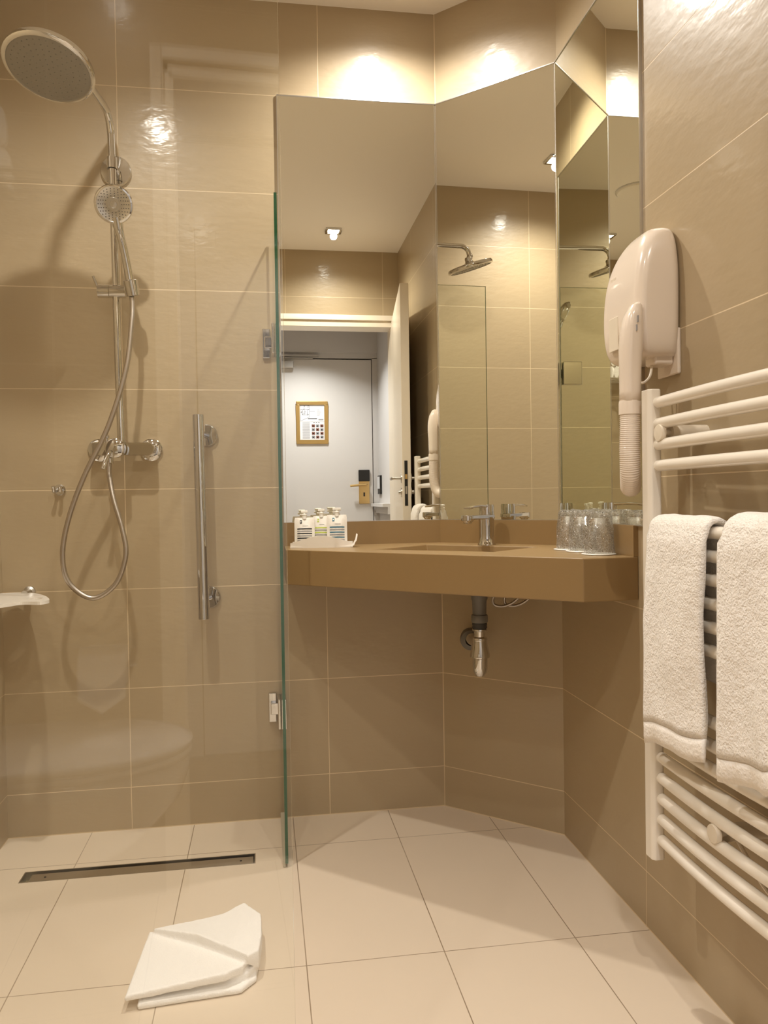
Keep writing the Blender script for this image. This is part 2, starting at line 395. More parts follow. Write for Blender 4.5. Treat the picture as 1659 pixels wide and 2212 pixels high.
# ------------------------------------------------------------------ mirrors
zb, zt, mt = 0.921, 2.2285, 0.006
def mirror(name, p0, p1, nrm, z0, z1, label):
    p0 = Vector((*p0, 0)); p1 = Vector((*p1, 0)); nrm = Vector(nrm).normalized(); base = (p0+p1)/2 + Vector((0,0,z0))
    t = thing(name, base, label, 'mirror', 'mirror panels over the washbasin')
    tt = (p1-p0).normalized(); L = (p1-p0).length; z = Vector((0,0,1)); zc = (z0+z1)/2; h = (z1-z0)/2
    mid = (p0+p1)/2; mid.z = zc
    MB().obox(mid + nrm*(mt/2), tt, nrm, z, (L/2-0.0012, mt/2, h)).build('mirror_glass', M['mirror'], t)
    e = MB()
    for sg in (-1, 1): e.obox(mid + z*sg*(h+0.001) + nrm*0.004, tt, nrm, z, (L/2, 0.004, 0.0014))
    for sg in (-1, 1): e.obox(mid + tt*sg*(L/2-0.0004) + nrm*0.004, tt, nrm, z, (0.0009, 0.004, h))
    e.build('edge_strip', M['chrome_soft'], t)
mirror('wall_mirror', (0.060, YB), (AX, YB), (0,-1,0), zb, zt, 'frameless tall mirror on the back wall beside the glass pane, reflecting the doorway')
mirror('wall_mirror', (AX, YB), (XR, BY), nd, zb, zt, 'tall mirror on the slanted corner wall behind the tap, between two other mirrors')
mirror('wall_mirror', (XR, BY), (XR, 1.662), (-1,0,0), zb, zt, 'tall mirror on the right wall beside the hair dryer, reflecting greenish glass')

# ------------------------------------------------------------------ washbasin counter
CT, CB = 0.848, 0.748
poly = [(0.060, YB), (0.060, 2.262), (0.712, 1.690), (XR, 1.700), (XR, BY), (AX, YB)]
basin = [(0.300, 2.188), (0.488, 2.352), (0.760, 2.122), (0.586, 1.972)]
t = thing('washbasin_counter', (0.5, 2.1, CB), 'brown stone corner washbasin counter with sunken sink under the mirrors', 'washbasin')
bm = bmesh.new()
def ring(poly, z): return [bm.verts.new((x, y, z)) for x, y in poly]
o1, o0, i1 = ring(poly, CT), ring(poly, CB), ring(basin, CT)
cb = Vector((sum(p[0] for p in basin)/4, sum(p[1] for p in basin)/4, 0))
bot = [(cb.x+(x-cb.x)*0.86, cb.y+(y-cb.y)*0.86) for x, y in basin]
i0 = ring(bot, CB+0.012)
edges = []
for r in (o1, i1):
    for k in range(len(r)): edges.append(bm.edges.new((r[k], r[(k+1) % len(r)])))
bmesh.ops.triangle_fill(bm, edges=edges, use_beauty=True)
for k in range(6): bm.faces.new((o0[k], o0[(k+1) % 6], o1[(k+1) % 6], o1[k]))
for k in range(4): bm.faces.new((i1[k], i1[(k+1) % 4], i0[(k+1) % 4], i0[k]))
bm.faces.new(i0); bm.faces.new(o0)
bmesh.ops.recalc_face_normals(bm, faces=bm.faces)
me = bpy.data.meshes.new('countertop')
for v in bm.verts: v.co -= Vector((0.5, 2.1, CB))
bm.to_mesh(me); bm.free(); me.materials.append(M['stone'])
ct = bpy.data.objects.new('countertop', me); COL.objects.link(ct); ct.parent = t
bv = ct.modifiers.new('b', 'BEVEL'); bv.width = 0.0025; bv.segments = 2; bv.limit_method = 'ANGLE'; bv.angle_limit = math.radians(30)
bs = MB(); th = 0.012
bs.box((0.060, YB-th, CT), (AX, YB, zb-0.0015))
mid = (Vector((AX, YB, 0)) + Vector((XR, BY, 0)))/2; L = (Vector((AX, YB, 0)) - Vector((XR, BY, 0))).length
bs.obox(mid + nd*th/2 + Vector((0,0,(CT+zb-0.0015)/2)), td, nd, (0,0,1), (L/2, th/2, (zb-0.0015-CT)/2))
bs.box((XR-th, 1.700, CT), (XR, BY, zb-0.0015))
bs.build('backsplash', M['stone'], t)
MB().lathe([(0.0, 0.0145), (0.030, 0.0145), (0.031, 0.012)], (0.56, 2.15, CB+0.001), n=28).build('drain_ring', M['chrome'], t)

# tap
tb = Vector((0.650, 2.256, CT)); n3 = nd.copy(); z = Vector((0,0,1))
t = thing('basin_tap', tb, 'chrome single-lever tap standing behind the sink', 'tap')
b = MB(); b.lathe([(0.0,0),(0.0265,0),(0.0265,0.003),(0.0235,0.007),(0.0225,0.03),(0.0225,0.070),(0.0235,0.078),(0.0235,0.083),(0,0.083)], tb, n=40)
b.build('body', M['chrome'], t)
sp = MB(); c0 = tb + z*0.084
sp.obox(c0 + n3*0.045, n3, td, z, (0.068, 0.017, 0.0065)); sp.lathe([(0.0,-0.018),(0.011,-0.018),(0.013,-0.012),(0.0175,-0.010),(0.0175,0.0075),(0,0.0075)], c0 + n3*0.115, n=28)
sp.build('spout', M['chrome'], t, bevel=0.003)
cp = MB(); cp.lathe([(0,0.090),(0.0225,0.090),(0.0225,0.112),(0.0215,0.1195),(0,0.1205)], tb - n3*0.002, n=36)
cp.build('lever_cap', M['chrome'], t)
lv = MB(); a = tb + z*0.1145 + n3*0.012
rings = []
for s_, wv, hh, dz in ((0,0.013,0.0045,0.0),(0.04,0.012,0.004,0.002),(0.075,0.012,0.0035,0.0005),(0.10,0.013,0.003,-0.003),(0.108,0.009,0.002,-0.004)):
    c = a + n3*s_ + z*dz; rings.append([c + td*x + z*y for x, y in rrect(0,0,wv,hh,min(wv,hh)*0.9,3)])
loft(lv, rings).build('lever', M['chrome'], t)

# waste trap
tx, ty = 0.600, 2.165
t = thing('waste_trap', (tx, ty, 0.49), 'chrome bottle trap on a grey pipe hanging under the counter', 'waste trap')
def lat(name, prof, mat, n=32): return MB().lathe(prof, (tx, ty, 0), n=n).build(name, M[mat], t)
lat('tailpipe', [(0.0,CB-0.001),(0.0235,CB-0.001),(0.0235,0.701),(0.0205,0.696),(0.0195,0.655),(0.0,0.655)], 'grey_pipe')
lat('coupling_nut', [(0,0.656),(0.0225,0.656),(0.0235,0.652),(0.0235,0.637),(0.0215,0.634),(0,0.634)], 'grey_pipe', 24)
lat('rubber_seal', [(0,0.634),(0.0205,0.633),(0.0215,0.629),(0.020,0.625),(0.0215,0.620),(0.019,0.617),(0,0.617)], 'rubber_dark')
lat('neck', [(0,0.617),(0.021,0.616),(0.0215,0.612),(0.0165,0.609),(0.0155,0.594),(0.020,0.592),(0.022,0.588),(0.021,0.583),(0,0.583)], 'chrome')
lat('bottle', [(0,0.583),(0.0205,0.583),(0.0225,0.57),(0.0285,0.541),(0.0280,0.536),(0.0215,0.534),(0.0212,0.505),(0.019,0.492),(0.012,0.482),(0.0,0.479)], 'chrome', 40)
wp = Vector((0.652, 2.372, 0.562))
MB().tube(smooth_path([(tx, ty+0.015, 0.572), (tx-0.004, ty+0.08, 0.573), (0.638, 2.33, 0.563), tuple(wp)], 6), 0.0155).build('outlet_pipe', M['chrome'], t)
MB().lathe([(0.0155,-0.045),(0.030,-0.040),(0.032,-0.02),(0.031,0.01),(0,0.01)], (0.622, 2.350, 0.556), axis=(0.25,0.95,0)).build('wall_flange', M['grey_pipe'], t)

# supply hoses below the counter
for k, (dx, lab) in enumerate(((0.0, 'braided water hose looping under the counter, the one nearer the trap'), (0.035, 'braided water hose looping under the counter, the one farther from the trap'))):
    P = smooth_path([(0.672+dx, 2.20, 0.742), (0.668+dx, 2.205, 0.715), (0.655+dx, 2.215, 0.695), (0.660+dx, 2.215, 0.675), (0.690+dx, 2.21, 0.672), (0.722+dx, 2.195, 0.693), (0.745+dx, 2.175, 0.742)], 7)
    o = MB().tube(P, 0.0042, 10).build('water_hose', M['hose_metal'], origin=(0.69+dx, 2.2, 0.672))
    tag(o, lab, 'hose', 'braided water hoses under the counter')

# ------------------------------------------------------------------ amenities
ty0 = Vector((0.080, 2.322, CT)); tx1 = Vector((0.250, 2.298, CT))
tdx = (tx1-ty0).normalized(); tdy = Vector((-tdx.y, tdx.x, 0))
t_c = (ty0+tx1)/2 + tdy*0.03
t = thing('amenity_tray', t_c, 'white wavy plastic tray on the left end of the counter', 'tray')
tr = MB(); n_ = 24; front = []; W = 0.092; D_ = 0.030
pts_b = []; 
for i in range(n_+1):
    u = -1 + 2*i/n_
    hz = 0.014 + 0.021*math.cos(u*math.pi/2.1)**1.4
    c = t_c + tdx*(u*W) - tdy*(D_ - 0.006*u*u)
    front.append((c, hz))
for (c, h), (c2, h2) in zip(front[:-1], front[1:]):
    q = tdy*0.0025
    v = [c, c2, c2+z*h2, c+z*h, c+q, c2+q, c2+z*h2+q, c+z*h+q]
    tr.add(v, [(0,1,2,3),(7,6,5,4),(3,2,6,7),(0,4,5,1)], 0, True)
tr.obox(t_c + z*0.002, tdx, tdy, z, (W, D_-0.002, 0.0018))
tr.obox(t_c + z*0.008 + tdy*D_*0.9, tdx, tdy, z, (W*0.98, 0.0012, 0.008))
# curled ends
for sg, hgt in ((1, 0.037),):
    P = [(W*0.97, 0.002), (W+0.004, 0.007), (W+0.008, 0.016), (W+0.0105, 0.5*hgt), (W+0.013, 0.8*hgt), (W+0.014, hgt)]
    for (a0, b0), (a1, b1) in zip(P[:-1], P[1:]):
        q = Vector((0,0,0.0025)) + tdx*sg*-0.0042
        k0 = 1 - (b0/hgt)*0.45; k1 = 1 - (b1/hgt)*0.45
        p = [t_c+tdx*sg*a0-tdy*D_*k0+z*b0, t_c+tdx*sg*a1-tdy*D_*k1+z*b1, t_c+tdx*sg*a1+tdy*D_*k1+z*b1, t_c+tdx*sg*a0+tdy*D_*k0+z*b0]
        p2 = [v+q for v in p]
        tr.add(p+p2, [(0,1,2,3),(7,6,5,4),(0,4,5,1),(2,6,7,3),(1,5,6,2)], 0, True)
tr.build('tray_body', M['frost'], t)

def sachet(base, wdt, hgt, ink, lab, yaw, tallcap):
    t = thing('toiletry_pouch', base, lab, 'toiletry pouch', 'toiletry pouches in the amenity tray')
    c, s = math.cos(yaw), math.sin(yaw); ax = Vector((c, s, 0)); ay = Vector((-s, c, 0)); up = (z*0.985 + ay*0.17).normalized(); fn = ax.cross(up)  # towards camera
    fn = -fn if fn.y > 0 else fn
    nx, nz_ = 10, 14; b = MB(); P = []
    def surf(u, v, side):
        # pillow: flat seams on the rim, filled in the middle
        full = max(0, (1-abs(u)**2.4))*max(0, (1-abs(2*v-1)**3))
        wtop = 1.0 if v < .88 else 1 - (v-.88)*0.5
        d = 0.0105*full*(1.15-0.5*v) + 0.0012*noise.noise(Vector((u*2.2+base[0]*50, v*3.5, side)))*full*2
        return Vector(base) + ax*(u*wdt/2*wtop) + up*(v*hgt) + fn*(d*side + 0.0004*side)
    for side in (1, -1):
        vv = [surf(-1+2*i/nx, j/nz_, side) for j in range(nz_+1) for i in range(nx+1)]
        b.add(vv, [(j*(nx+1)+i, j*(nx+1)+i+1, (j+1)*(nx+1)+i+1, (j+1)*(nx+1)+i) for j in range(nz_) for i in range(nx)], 0, True)
    b.build('pouch', M['pouch'], t, autosmooth=False)
    st = MB(); 
    def patch(u0, u1, v0, v1, mi, off=0.0006):
        k = 6
        for i in range(k):
            ua, ub = u0+(u1-u0)*i/k, u0+(u1-u0)*(i+1)/k
            q = [surf(ua, v0, 1), surf(ub, v0, 1), surf(ub, v1, 1), surf(ua, v1, 1)]
            st.add([p + fn*off for p in q], [(0,1,2,3)], mi, True)
    for i in range(6): patch(-0.72, 0.74, 0.57-i*0.082, 0.57-i*0.082+0.040, 0 if i % 2 == 0 else 1)
    patch(-0.45, -0.24, 0.78, 0.90, 0); patch(-0.40, -0.30, 0.82, 0.86, 2, 0.0009)
    patch(-0.20, 0.38, 0.685, 0.700, 1)
    st.build('printed_stripes', [ink, M['ink_grey'], M['pouch']], t, weld=False)
    tp = Vector(base) + up*hgt
    cpm = MB(); cpm.lathe([(0.0065,-0.006),(0.0065,0.006),(0.008,0.006),(0.008,0.009),(0.005,0.011),(0.005,0.014)], tp, axis=up, n=18)
    w2 = 0.0125 if tallcap else 0.010
    cpm.obox(tp+up*0.0175, ax, fn, up, (w2, 0.006, 0.0035)); cpm.obox(tp+up*0.009-ax*0.009, ax, fn, up, (0.004, 0.003, 0.0022))
    cpm.build('spout_cap', M['cap'], t, bevel=0.0015)
y_ = t_c + z*0.004
sachet(tuple(y_ - tdx*0.052 + tdy*0.006), 0.060, 0.086, M['ink_black'], 'white toiletry pouch with black and grey stripes at the left of the tray', -0.05, False)
sachet(tuple(y_ - tdx*0.004 + tdy*0.018), 0.052, 0.090, M['ink_green'], 'white toiletry pouch with lime green stripes in the middle of the tray', -0.2, False)
sachet(tuple(y_ + tdx*0.045 - tdy*0.002), 0.060, 0.093, M['ink_blue'], 'white toiletry pouch with blue stripes at the right of the tray', -0.1, True)

# ------------------------------------------------------------------ wrapped tumblers
def tumbler(base, lab):
    t = thing('wrapped_tumbler', base, lab, 'drinking glass', 'upturned wrapped tumblers on the counter')
    bx, by, bz = base
    MB().lathe([(0.0295,0.003),(0.0305,0.003),(0.0262,0.090),(0.0240,0.088),(0.0285,0.003)], base, n=40).lathe([(0.0262,0.090),(0.0255,0.097),(0.022,0.0985),(0.0,0.0980),(0.0,0.089),(0.0240,0.088)], base, n=40, mi=1).build('glass', [M['tumbler'], M['tumbler_base']], t)
    MB().lathe([(0,0.0),(0.040,0.0),(0.041,0.0008),(0.040,0.0018),(0,0.0018)], (bx-0.004, by-0.004, bz+0.0004), n=36).build('paper_coaster', M['cap'], t)
    f = MB(); rg = []; n = 36; seed = bx*37
    for i, (r, h) in enumerate([(0.036,0.003),(0.0345,0.02),(0.0335,0.04),(0.033,0.06),(0.032,0.08),(0.031,0.095),(0.027,0.103),(0.016,0.104),(0.004,0.103)]):
        rr = []
        for k in range(n):
            a = 2*math.pi*k/n; p = Vector((math.cos(a)*2.6, math.sin(a)*2.6, h*60+seed)); q = noise.noise(p)
            dr = 0.0035*q; dz = 0.006*noise.noise(p*1.7) if i > 4 else 0
            rr.append((bx+(r+dr)*math.cos(a), by+(r+dr)*math.sin(a), bz+h+dz))
        rg.append(rr)
    loft(f, rg, cap0=False, smooth=False).build('film_wrap', M['film'], t, autosmooth=False)
tumbler((0.800, 1.985, CT+0.0002), 'film-wrapped upturned glass, leftmost of the three on the counter')
tumbler((0.803, 1.908, CT+0.0002), 'film-wrapped upturned glass, middle one of the three on the counter')
tumbler((0.800, 1.800, CT+0.0002), 'film-wrapped upturned glass, rightmost and nearest of the three on the counter')

# ------------------------------------------------------------------ glass panes
# narrow swing pane on the back wall
gx, gy0, gy1, gz0, gz1 = 0.044, 2.118, 2.440, 0.012, 1.806
t = thing('glass_pane', (gx, gy1, gz0), 'narrow green-edged glass pane hinged on the back wall next to the mirror', 'glass pane')
g = MB(); h = 0.004
v = [(gx-h,gy0,gz0),(gx+h,gy0,gz0),(gx+h,gy1,gz0),(gx-h,gy1,gz0),(gx-h,gy0,gz1),(gx+h,gy0,gz1),(gx+h,gy1,gz1),(gx-h,gy1,gz1)]
g.add(v, [(1,2,6,5),(3,0,4,7)], 0); g.add(v, [(0,1,5,4),(2,3,7,6),(4,5,6,7),(0,3,2,1)], 1)
g.build('pane', [M['glass_green'], M['green_edge']], t)
MB().box((gx-0.010, gy0+0.004, 0.0015), (gx-0.003, gy1, gz0+0.012)).build('floor_seal', M['seal'], t)
for zc in (1.470, 0.350):
    hb = MB(); yc = 2.398
    hb.box((gx-0.013, yc-0.040, zc-0.045), (gx-0.0045, yc+0.036, zc+0.045)); hb.box((gx+0.0045, yc-0.040, zc-0.045), (gx+0.013, yc+0.036, zc+0.045))
    ho = hb.build('hinge', M['chrome'], t, bevel=0.0025)
    k = MB(); k.box((gx-0.040, YB-0.012, zc-0.045), (gx-0.016, YB, zc+0.045)); k.box((gx-0.034, YB-0.03, zc-0.018), (gx-0.006, YB-0.010, zc+0.018))
    k.build('wall_flange', M['chrome'], ho, bevel=0.0025)

# large shower screen standing out from the left wall
a_ = math.radians(1.5); dE = Vector((math.cos(a_), math.sin(a_), 0)); nE = Vector((-math.sin(a_), math.cos(a_), 0))
E1 = Vector((0.0294, 1.050, 0)); E0 = E1 - dE*(0.0294-XL-0.012)/math.cos(a_)
t = thing('shower_screen', (E0.x, E0.y, 0.01), 'large clear glass shower screen standing out from the left wall', 'glass screen')
g = MB(); th = 0.004; z0_, z1_ = 0.012, 1.95
cc = [E0-nE*th, E1-nE*th, E1+nE*th, E0+nE*th]
v = [Vector((c.x,c.y,z0_)) for c in cc] + [Vector((c.x,c.y,z1_)) for c in cc]
g.add(v, [(0,1,5,4),(2,3,7,6)], 0); g.add(v, [(1,2,6,5),(4,5,6,7),(0,3,2,1),(3,0,4,7)], 1)
g.build('pane', [M['glass'], M['bright_edge']], t)
MB().box((XL, E0.y-0.012, 0.01), (XL+0.022, E0.y+0.012, 1.95)).build('wall_profile', M['chrome_soft'], t)

# ------------------------------------------------------------------ shower
t = thing('shower_set', (-0.41, 2.40, 1.10), 'chrome shower column with large round rain head on the back wall', 'shower')
ARM_Y = 2.385
P = smooth_path([(-0.4075,ARM_Y,1.165),(-0.411,ARM_Y,1.40),(-0.414,ARM_Y,1.75),(-0.417,ARM_Y,2.02),(-0.418,ARM_Y-0.004,2.065),(-0.421,ARM_Y-0.022,2.098),(-0.428,ARM_Y-0.055,2.112),(-0.455,2.20,2.122),(-0.482,2.075,2.130),(-0.488,2.042,2.130),(-0.491,2.020,2.115),(-0.491,2.012,2.092)], 7)
MB().tube(P, 0.0108, 20).build('riser_pipe', M['chrome'], t)
hc = Vector((-0.491, 2.008, 2.040)); hn = Vector((-0.10, -0.30, -0.95)).normalized()      # spray direction
hd = MB(); hd.lathe([(0.0,-0.022),(0.022,-0.022),(0.030,-0.016),(0.090,-0.012),(0.102,-0.009),(0.1055,-0.002),(0.1055,0.005),(0.101,0.009),(0.096,0.0095)], hc, axis=hn, n=64)
hd.lathe([(0.0135,-0.045),(0.0165,-0.040),(0.0165,-0.028),(0.020,-0.022),(0.0,-0.020)], hc, axis=hn, n=24)
h_o = hd.build('rain_head', M['chrome'], t)
MB().lathe([(0.096,0.0095),(0.094,0.0075),(0.0,0.0075)], hc, axis=hn, n=64).build('spray_plate', M['spray_face'], h_o)
u1 = hn.cross(Vector((1,0,0))).normalized(); u2 = hn.cross(u1)
nb = MB()
for r_i, cnt in ((0.0,1),(0.014,6),(0.028,12),(0.042,18),(0.056,24),(0.070,30),(0.084,36)):
    for k in range(cnt):
        a = 2*math.pi*k/cnt; c = hc + u1*r_i*math.cos(a) + u2*r_i*math.sin(a)
        nb.lathe([(0.0015,0.0072),(0.0012,0.0095),(0,0.0097)], c, axis=hn, n=6)
nb.build('spray_nozzles', M['spray_face'], h_o)['kind'] = 'stuff'
MB().lathe([(0.010,0),(0.0125,0.004),(0.015,0.012),(0.0125,0.020),(0.010,0.024)], (-0.491, 2.010, 2.075), n=20).build('ball_joint', M['chrome'], t)
# upper wall fixing
wf = MB(); wf.lathe([(0.0,0.0),(0.0445,0.0),(0.0445,-0.010),(0.042,-0.014),(0.012,-0.016),(0.010,-0.060),(0.0,-0.062)], (-0.417, YB, 1.974), axis=(0,1,0), n=48)
wf.lathe([(0.0145,-0.016),(0.0145,0.016)], (-0.4165, ARM_Y, 1.972), n=24)
wf.build('wall_bracket', M['chrome'], t)
# slider holder
sh = MB(); sh.tube([(-0.463,2.383,1.602),(-0.432,2.383,1.602)], 0.0185, 28); sh.tube([(-0.430,2.383,1.602),(-0.386,2.383,1.602)], 0.0185, 28)
sh.tube([(-0.463,2.375,1.614),(-0.472,2.362,1.640)], 0.004, 10)
sh.lathe([(0.0185,-0.02),(0.021,0.022),(0.017,0.024),(0.015,-0.02)], (-0.363, 2.345, 1.602), axis=(-0.15,-0.25,1), n=24)
sh.build('slide_holder', M['chrome'], t, autosmooth=True)
# hand shower
hs = MB(); sc_ = Vector((-0.394, 2.268, 1.812)); sn = Vector((0.03,-0.93,-0.36)).normalized()
hs.lathe([(0.0,-0.028),(0.02,-0.026),(0.040,-0.018),(0.050,-0.006),(0.052,0.002),(0.050,0.006),(0.046,0.007)], sc_, axis=sn, n=48)
P = smooth_path([(-0.391,2.288,1.782),(-0.386,2.298,1.748),(-0.379,2.315,1.71),(-0.371,2.332,1.655),(-0.364,2.345,1.60)], 6)
k_ = len(P); hs.tube(P, [0.017 - 0.006*min(1, i/(k_*0.35)) + 0.001*(i/k_) for i in range(k_)], 20)
hs_o = hs.build('hand_shower', M['chrome'], t)
MB().lathe([(0.046,0.007),(0.044,0.0055),(0.018,0.0055),(0.017,0.008),(0.010,0.008),(0.009,0.006),(0.0,0.007)], sc_, axis=sn, n=48).build('spray_face', M['chrome_soft'], hs_o)
nb = MB(); u1 = sn.cross(Vector((1,0,0))).normalized(); u2 = sn.cross(u1)
for r_i, cnt in ((0.022,14),(0.028,18),(0.034,22),(0.040,26)):
    for k in range(cnt):
        a = 2*math.pi*(k+0.5*(cnt % 4 == 2))/cnt; c = sc_ + u1*r_i*math.cos(a) + u2*r_i*math.sin(a)
        nb.lathe([(0.0016,0.005),(0.0014,0.0068),(0,0.007)], c, axis=sn, n=6)
nb.build('spray_nozzles', M['rubber_dark'], hs_o)['kind'] = 'stuff'
# hose
P = smooth_path([(-0.3635,2.347,1.588),(-0.3615,2.345,1.55),(-0.364,2.338,1.497),(-0.381,2.328,1.366),(-0.431,2.325,1.208),(-0.501,2.328,1.065),(-0.545,2.33,0.948),(-0.564,2.33,0.843),(-0.547,2.33,0.764),(-0.486,2.33,0.720),(-0.422,2.33,0.758),(-0.393,2.335,0.839),(-0.403,2.345,0.915),(-0.427,2.36,0.998),(-0.442,2.38,1.07),(-0.4435,2.392,1.105)], 8)
MB().tube(P, 0.0072, 16).build('shower_hose', M['hose_metal'], t)
# mixer
mx = MB(); zc = 1.147
for x in (-0.482, -0.332):
    mx.lathe([(0.0,0.0),(0.0335,0.0),(0.0335,-0.006),(0.028,-0.011),(0.017,-0.013),(0.015,-0.04)], (x, YB, zc), axis=(0,1,0), n=40)
body = []
for yy, sc in ((2.425,0.9),(2.418,1.0),(2.392,1.0),(2.388,0.93)):
    body.append([(x, yy, zz) for x, zz in rrect(-0.4095, zc, 0.093*sc if sc == 1 else 0.0915, 0.019*sc, 0.0185*sc, 8)])
loft(mx, body)
mx.lathe([(0.012,0.0),(0.0135,0.006),(0.0115,0.02)], (-0.4078, ARM_Y+0.01, zc+0.010), n=20)
mx.lathe([(0.0,-0.035),(0.011,-0.035),(0.011,0.0)], (-0.4435, 2.398, zc-0.008), n=20)
mx.lathe([(0.0045,0.0),(0.0045,0.012),(0.008,0.014),(0.008,0.021),(0,0.022)], (-0.451, 2.40, zc+0.019), n=16)
mo = mx.build('mixer_valve', M['chrome'], t)
kn = MB(); kn.lathe([(0.0,-0.046),(0.0235,-0.045),(0.0275,-0.042),(0.0275,-0.016),(0.022,-0.010),(0.022,0.0)], (-0.4200, 2.39, zc), axis=(0,1,0), n=40)
kn.tube([(-0.432,2.342,zc-0.012),(-0.440,2.325,zc-0.035),(-0.447,2.318,zc-0.062)], [0.0065,0.0062,0.0068], 14)
kn.build('lever_handle', M['chrome'], mo)

# grab bar
t = thing('grab_bar', (-0.165, YB, 0.94), 'vertical chrome grab bar on the shower wall', 'grab bar')
MB().tube([(-0.1875,2.383,1.246),(-0.1815,2.383,0.641)], 0.0165, 28).build('rail', M['chrome'], t, bevel=0.001)
for zc in (1.190, 0.697):
    k = MB(); k.lathe([(0.0,0.0),(0.034,0.0),(0.034,-0.004),(0.031,-0.008),(0.010,-0.010),(0.009,-0.066)], (-0.168, YB, zc), axis=(0.2,1,0), n=36)
    k.build('wall_flange', M['chrome'], t)

# robe hook
t = thing('towel_hook', (-0.597, YB, 1.027), 'small round chrome double hook on the shower wall', 'hook')
MB().lathe([(0,0),(0.0165,0),(0.0165,-0.006),(0.014,-0.009),(0,-0.010)], (-0.597, YB, 1.030), axis=(0,1,0), n=28).build('base', M['chrome'], t)
for sg in (-1, 1):
    MB().tube(smooth_path([(-0.597+sg*0.004,2.447,1.032),(-0.597+sg*0.008,2.432,1.026),(-0.597+sg*0.009,2.420,1.026),(-0.597+sg*0.009,2.413,1.040)], 5), [0.005]*15+[0.006], 12).build('prong', M['chrome'], t)

# soap shelf
t = thing('soap_shelf', (-0.684, YB, 0.72), 'white wavy soap shelf jutting from the wall in the shower corner', 'shelf')
out = smooth_path([(x, y, 0) for x, y in [(XL+0.004,2.425),(-0.711,2.432),(-0.665,2.405),(-0.616,2.332),(-0.584,2.255),(-0.575,2.215),(-0.590,2.188),(-0.622,2.200),(-0.646,2.198),(-0.660,2.172),(-0.690,2.140),(XL+0.004,2.125)]], 5)
sb = bmesh.new(); hole = [(-0.622+0.019*math.cos(2*math.pi*k/20), 2.262+0.026*math.sin(2*math.pi*k/20)) for k in range(20)]
zt_, zb_ = 0.732, 0.7235; top = [sb.verts.new((p.x, p.y, zt_)) for p in out]; bo = [sb.verts.new((p.x, p.y, zb_)) for p in out]
ht = [sb.verts.new((x, y, zt_)) for x, y in hole]; hb_ = [sb.verts.new((x, y, zb_)) for x, y in hole]
for r1, r2 in ((top, ht), (bo, hb_)):
    es = [sb.edges.new((r[k], r[(k+1) % len(r)])) for r in (r1, r2) for k in range(len(r))]
    bmesh.ops.triangle_fill(sb, edges=es, use_beauty=True)
for r1, r2 in ((top, bo), (ht, hb_)):
    for k in range(len(r1)): sb.faces.new((r1[k], r1[(k+1) % len(r1)], r2[(k+1) % len(r1)], r2[k]))
bmesh.ops.recalc_face_normals(sb, faces=sb.faces)
for v in sb.verts: v.co -= Vector(t.location)
me = bpy.data.meshes.new('shelf_plate'); sb.to_mesh(me); sb.free(); me.materials.append(M['frost'])
so = bpy.data.objects.new('shelf_plate', me); COL.objects.link(so); so.parent = t
MB().lathe([(0,0.0),(0.0165,0.0),(0.0165,-0.010),(0.010,-0.014),(0.009,-0.055),(0,-0.055)], (-0.688, YB, 0.731), axis=(0,1,0), n=28).build('wall_bracket', M['chrome_soft'], t)

# channel drain
t = thing('channel_drain', ((DRX0+DRX1)/2, (DRY0+DRY1)/2, -0.03), 'long narrow steel channel drain in the shower floor', 'drain')
k = MB()
for lo, hi in (((DRX0,DRY0,-0.03),(DRX1,DRY0+0.003,0.0008)),((DRX0,DRY1-0.003,-0.03),(DRX1,DRY1,0.0008)),((DRX0,DRY0+0.003,-0.03),(DRX0+0.003,DRY1-0.003,0.0008)),((DRX1-0.003,DRY0+0.003,-0.03),(DRX1,DRY1-0.003,0.0008))): k.box(lo, hi)
k.build('drain_frame', M['chrome_soft'], t)
MB().box((DRX0+0.003,DRY0+0.003,-0.03),(DRX1-0.003,DRY1-0.003,-0.022)).build('channel', M['drain_channel'], t)
cvr = MB(); cvr.box((DRX0+0.022,DRY0+0.005,-0.006),(DRX1-0.006,DRY1-0.013,-0.0015)); co = cvr.build('drain_cover', M['chrome_soft'], t, bevel=0.001)
for x in (DRX0+0.06, DRX1-0.04): MB().lathe([(0.003,0.0),(0.003,0.001),(0,0.001)], (x, (DRY0+DRY1)/2-0.004, -0.0015), n=10).build('screw', M['black'], co)

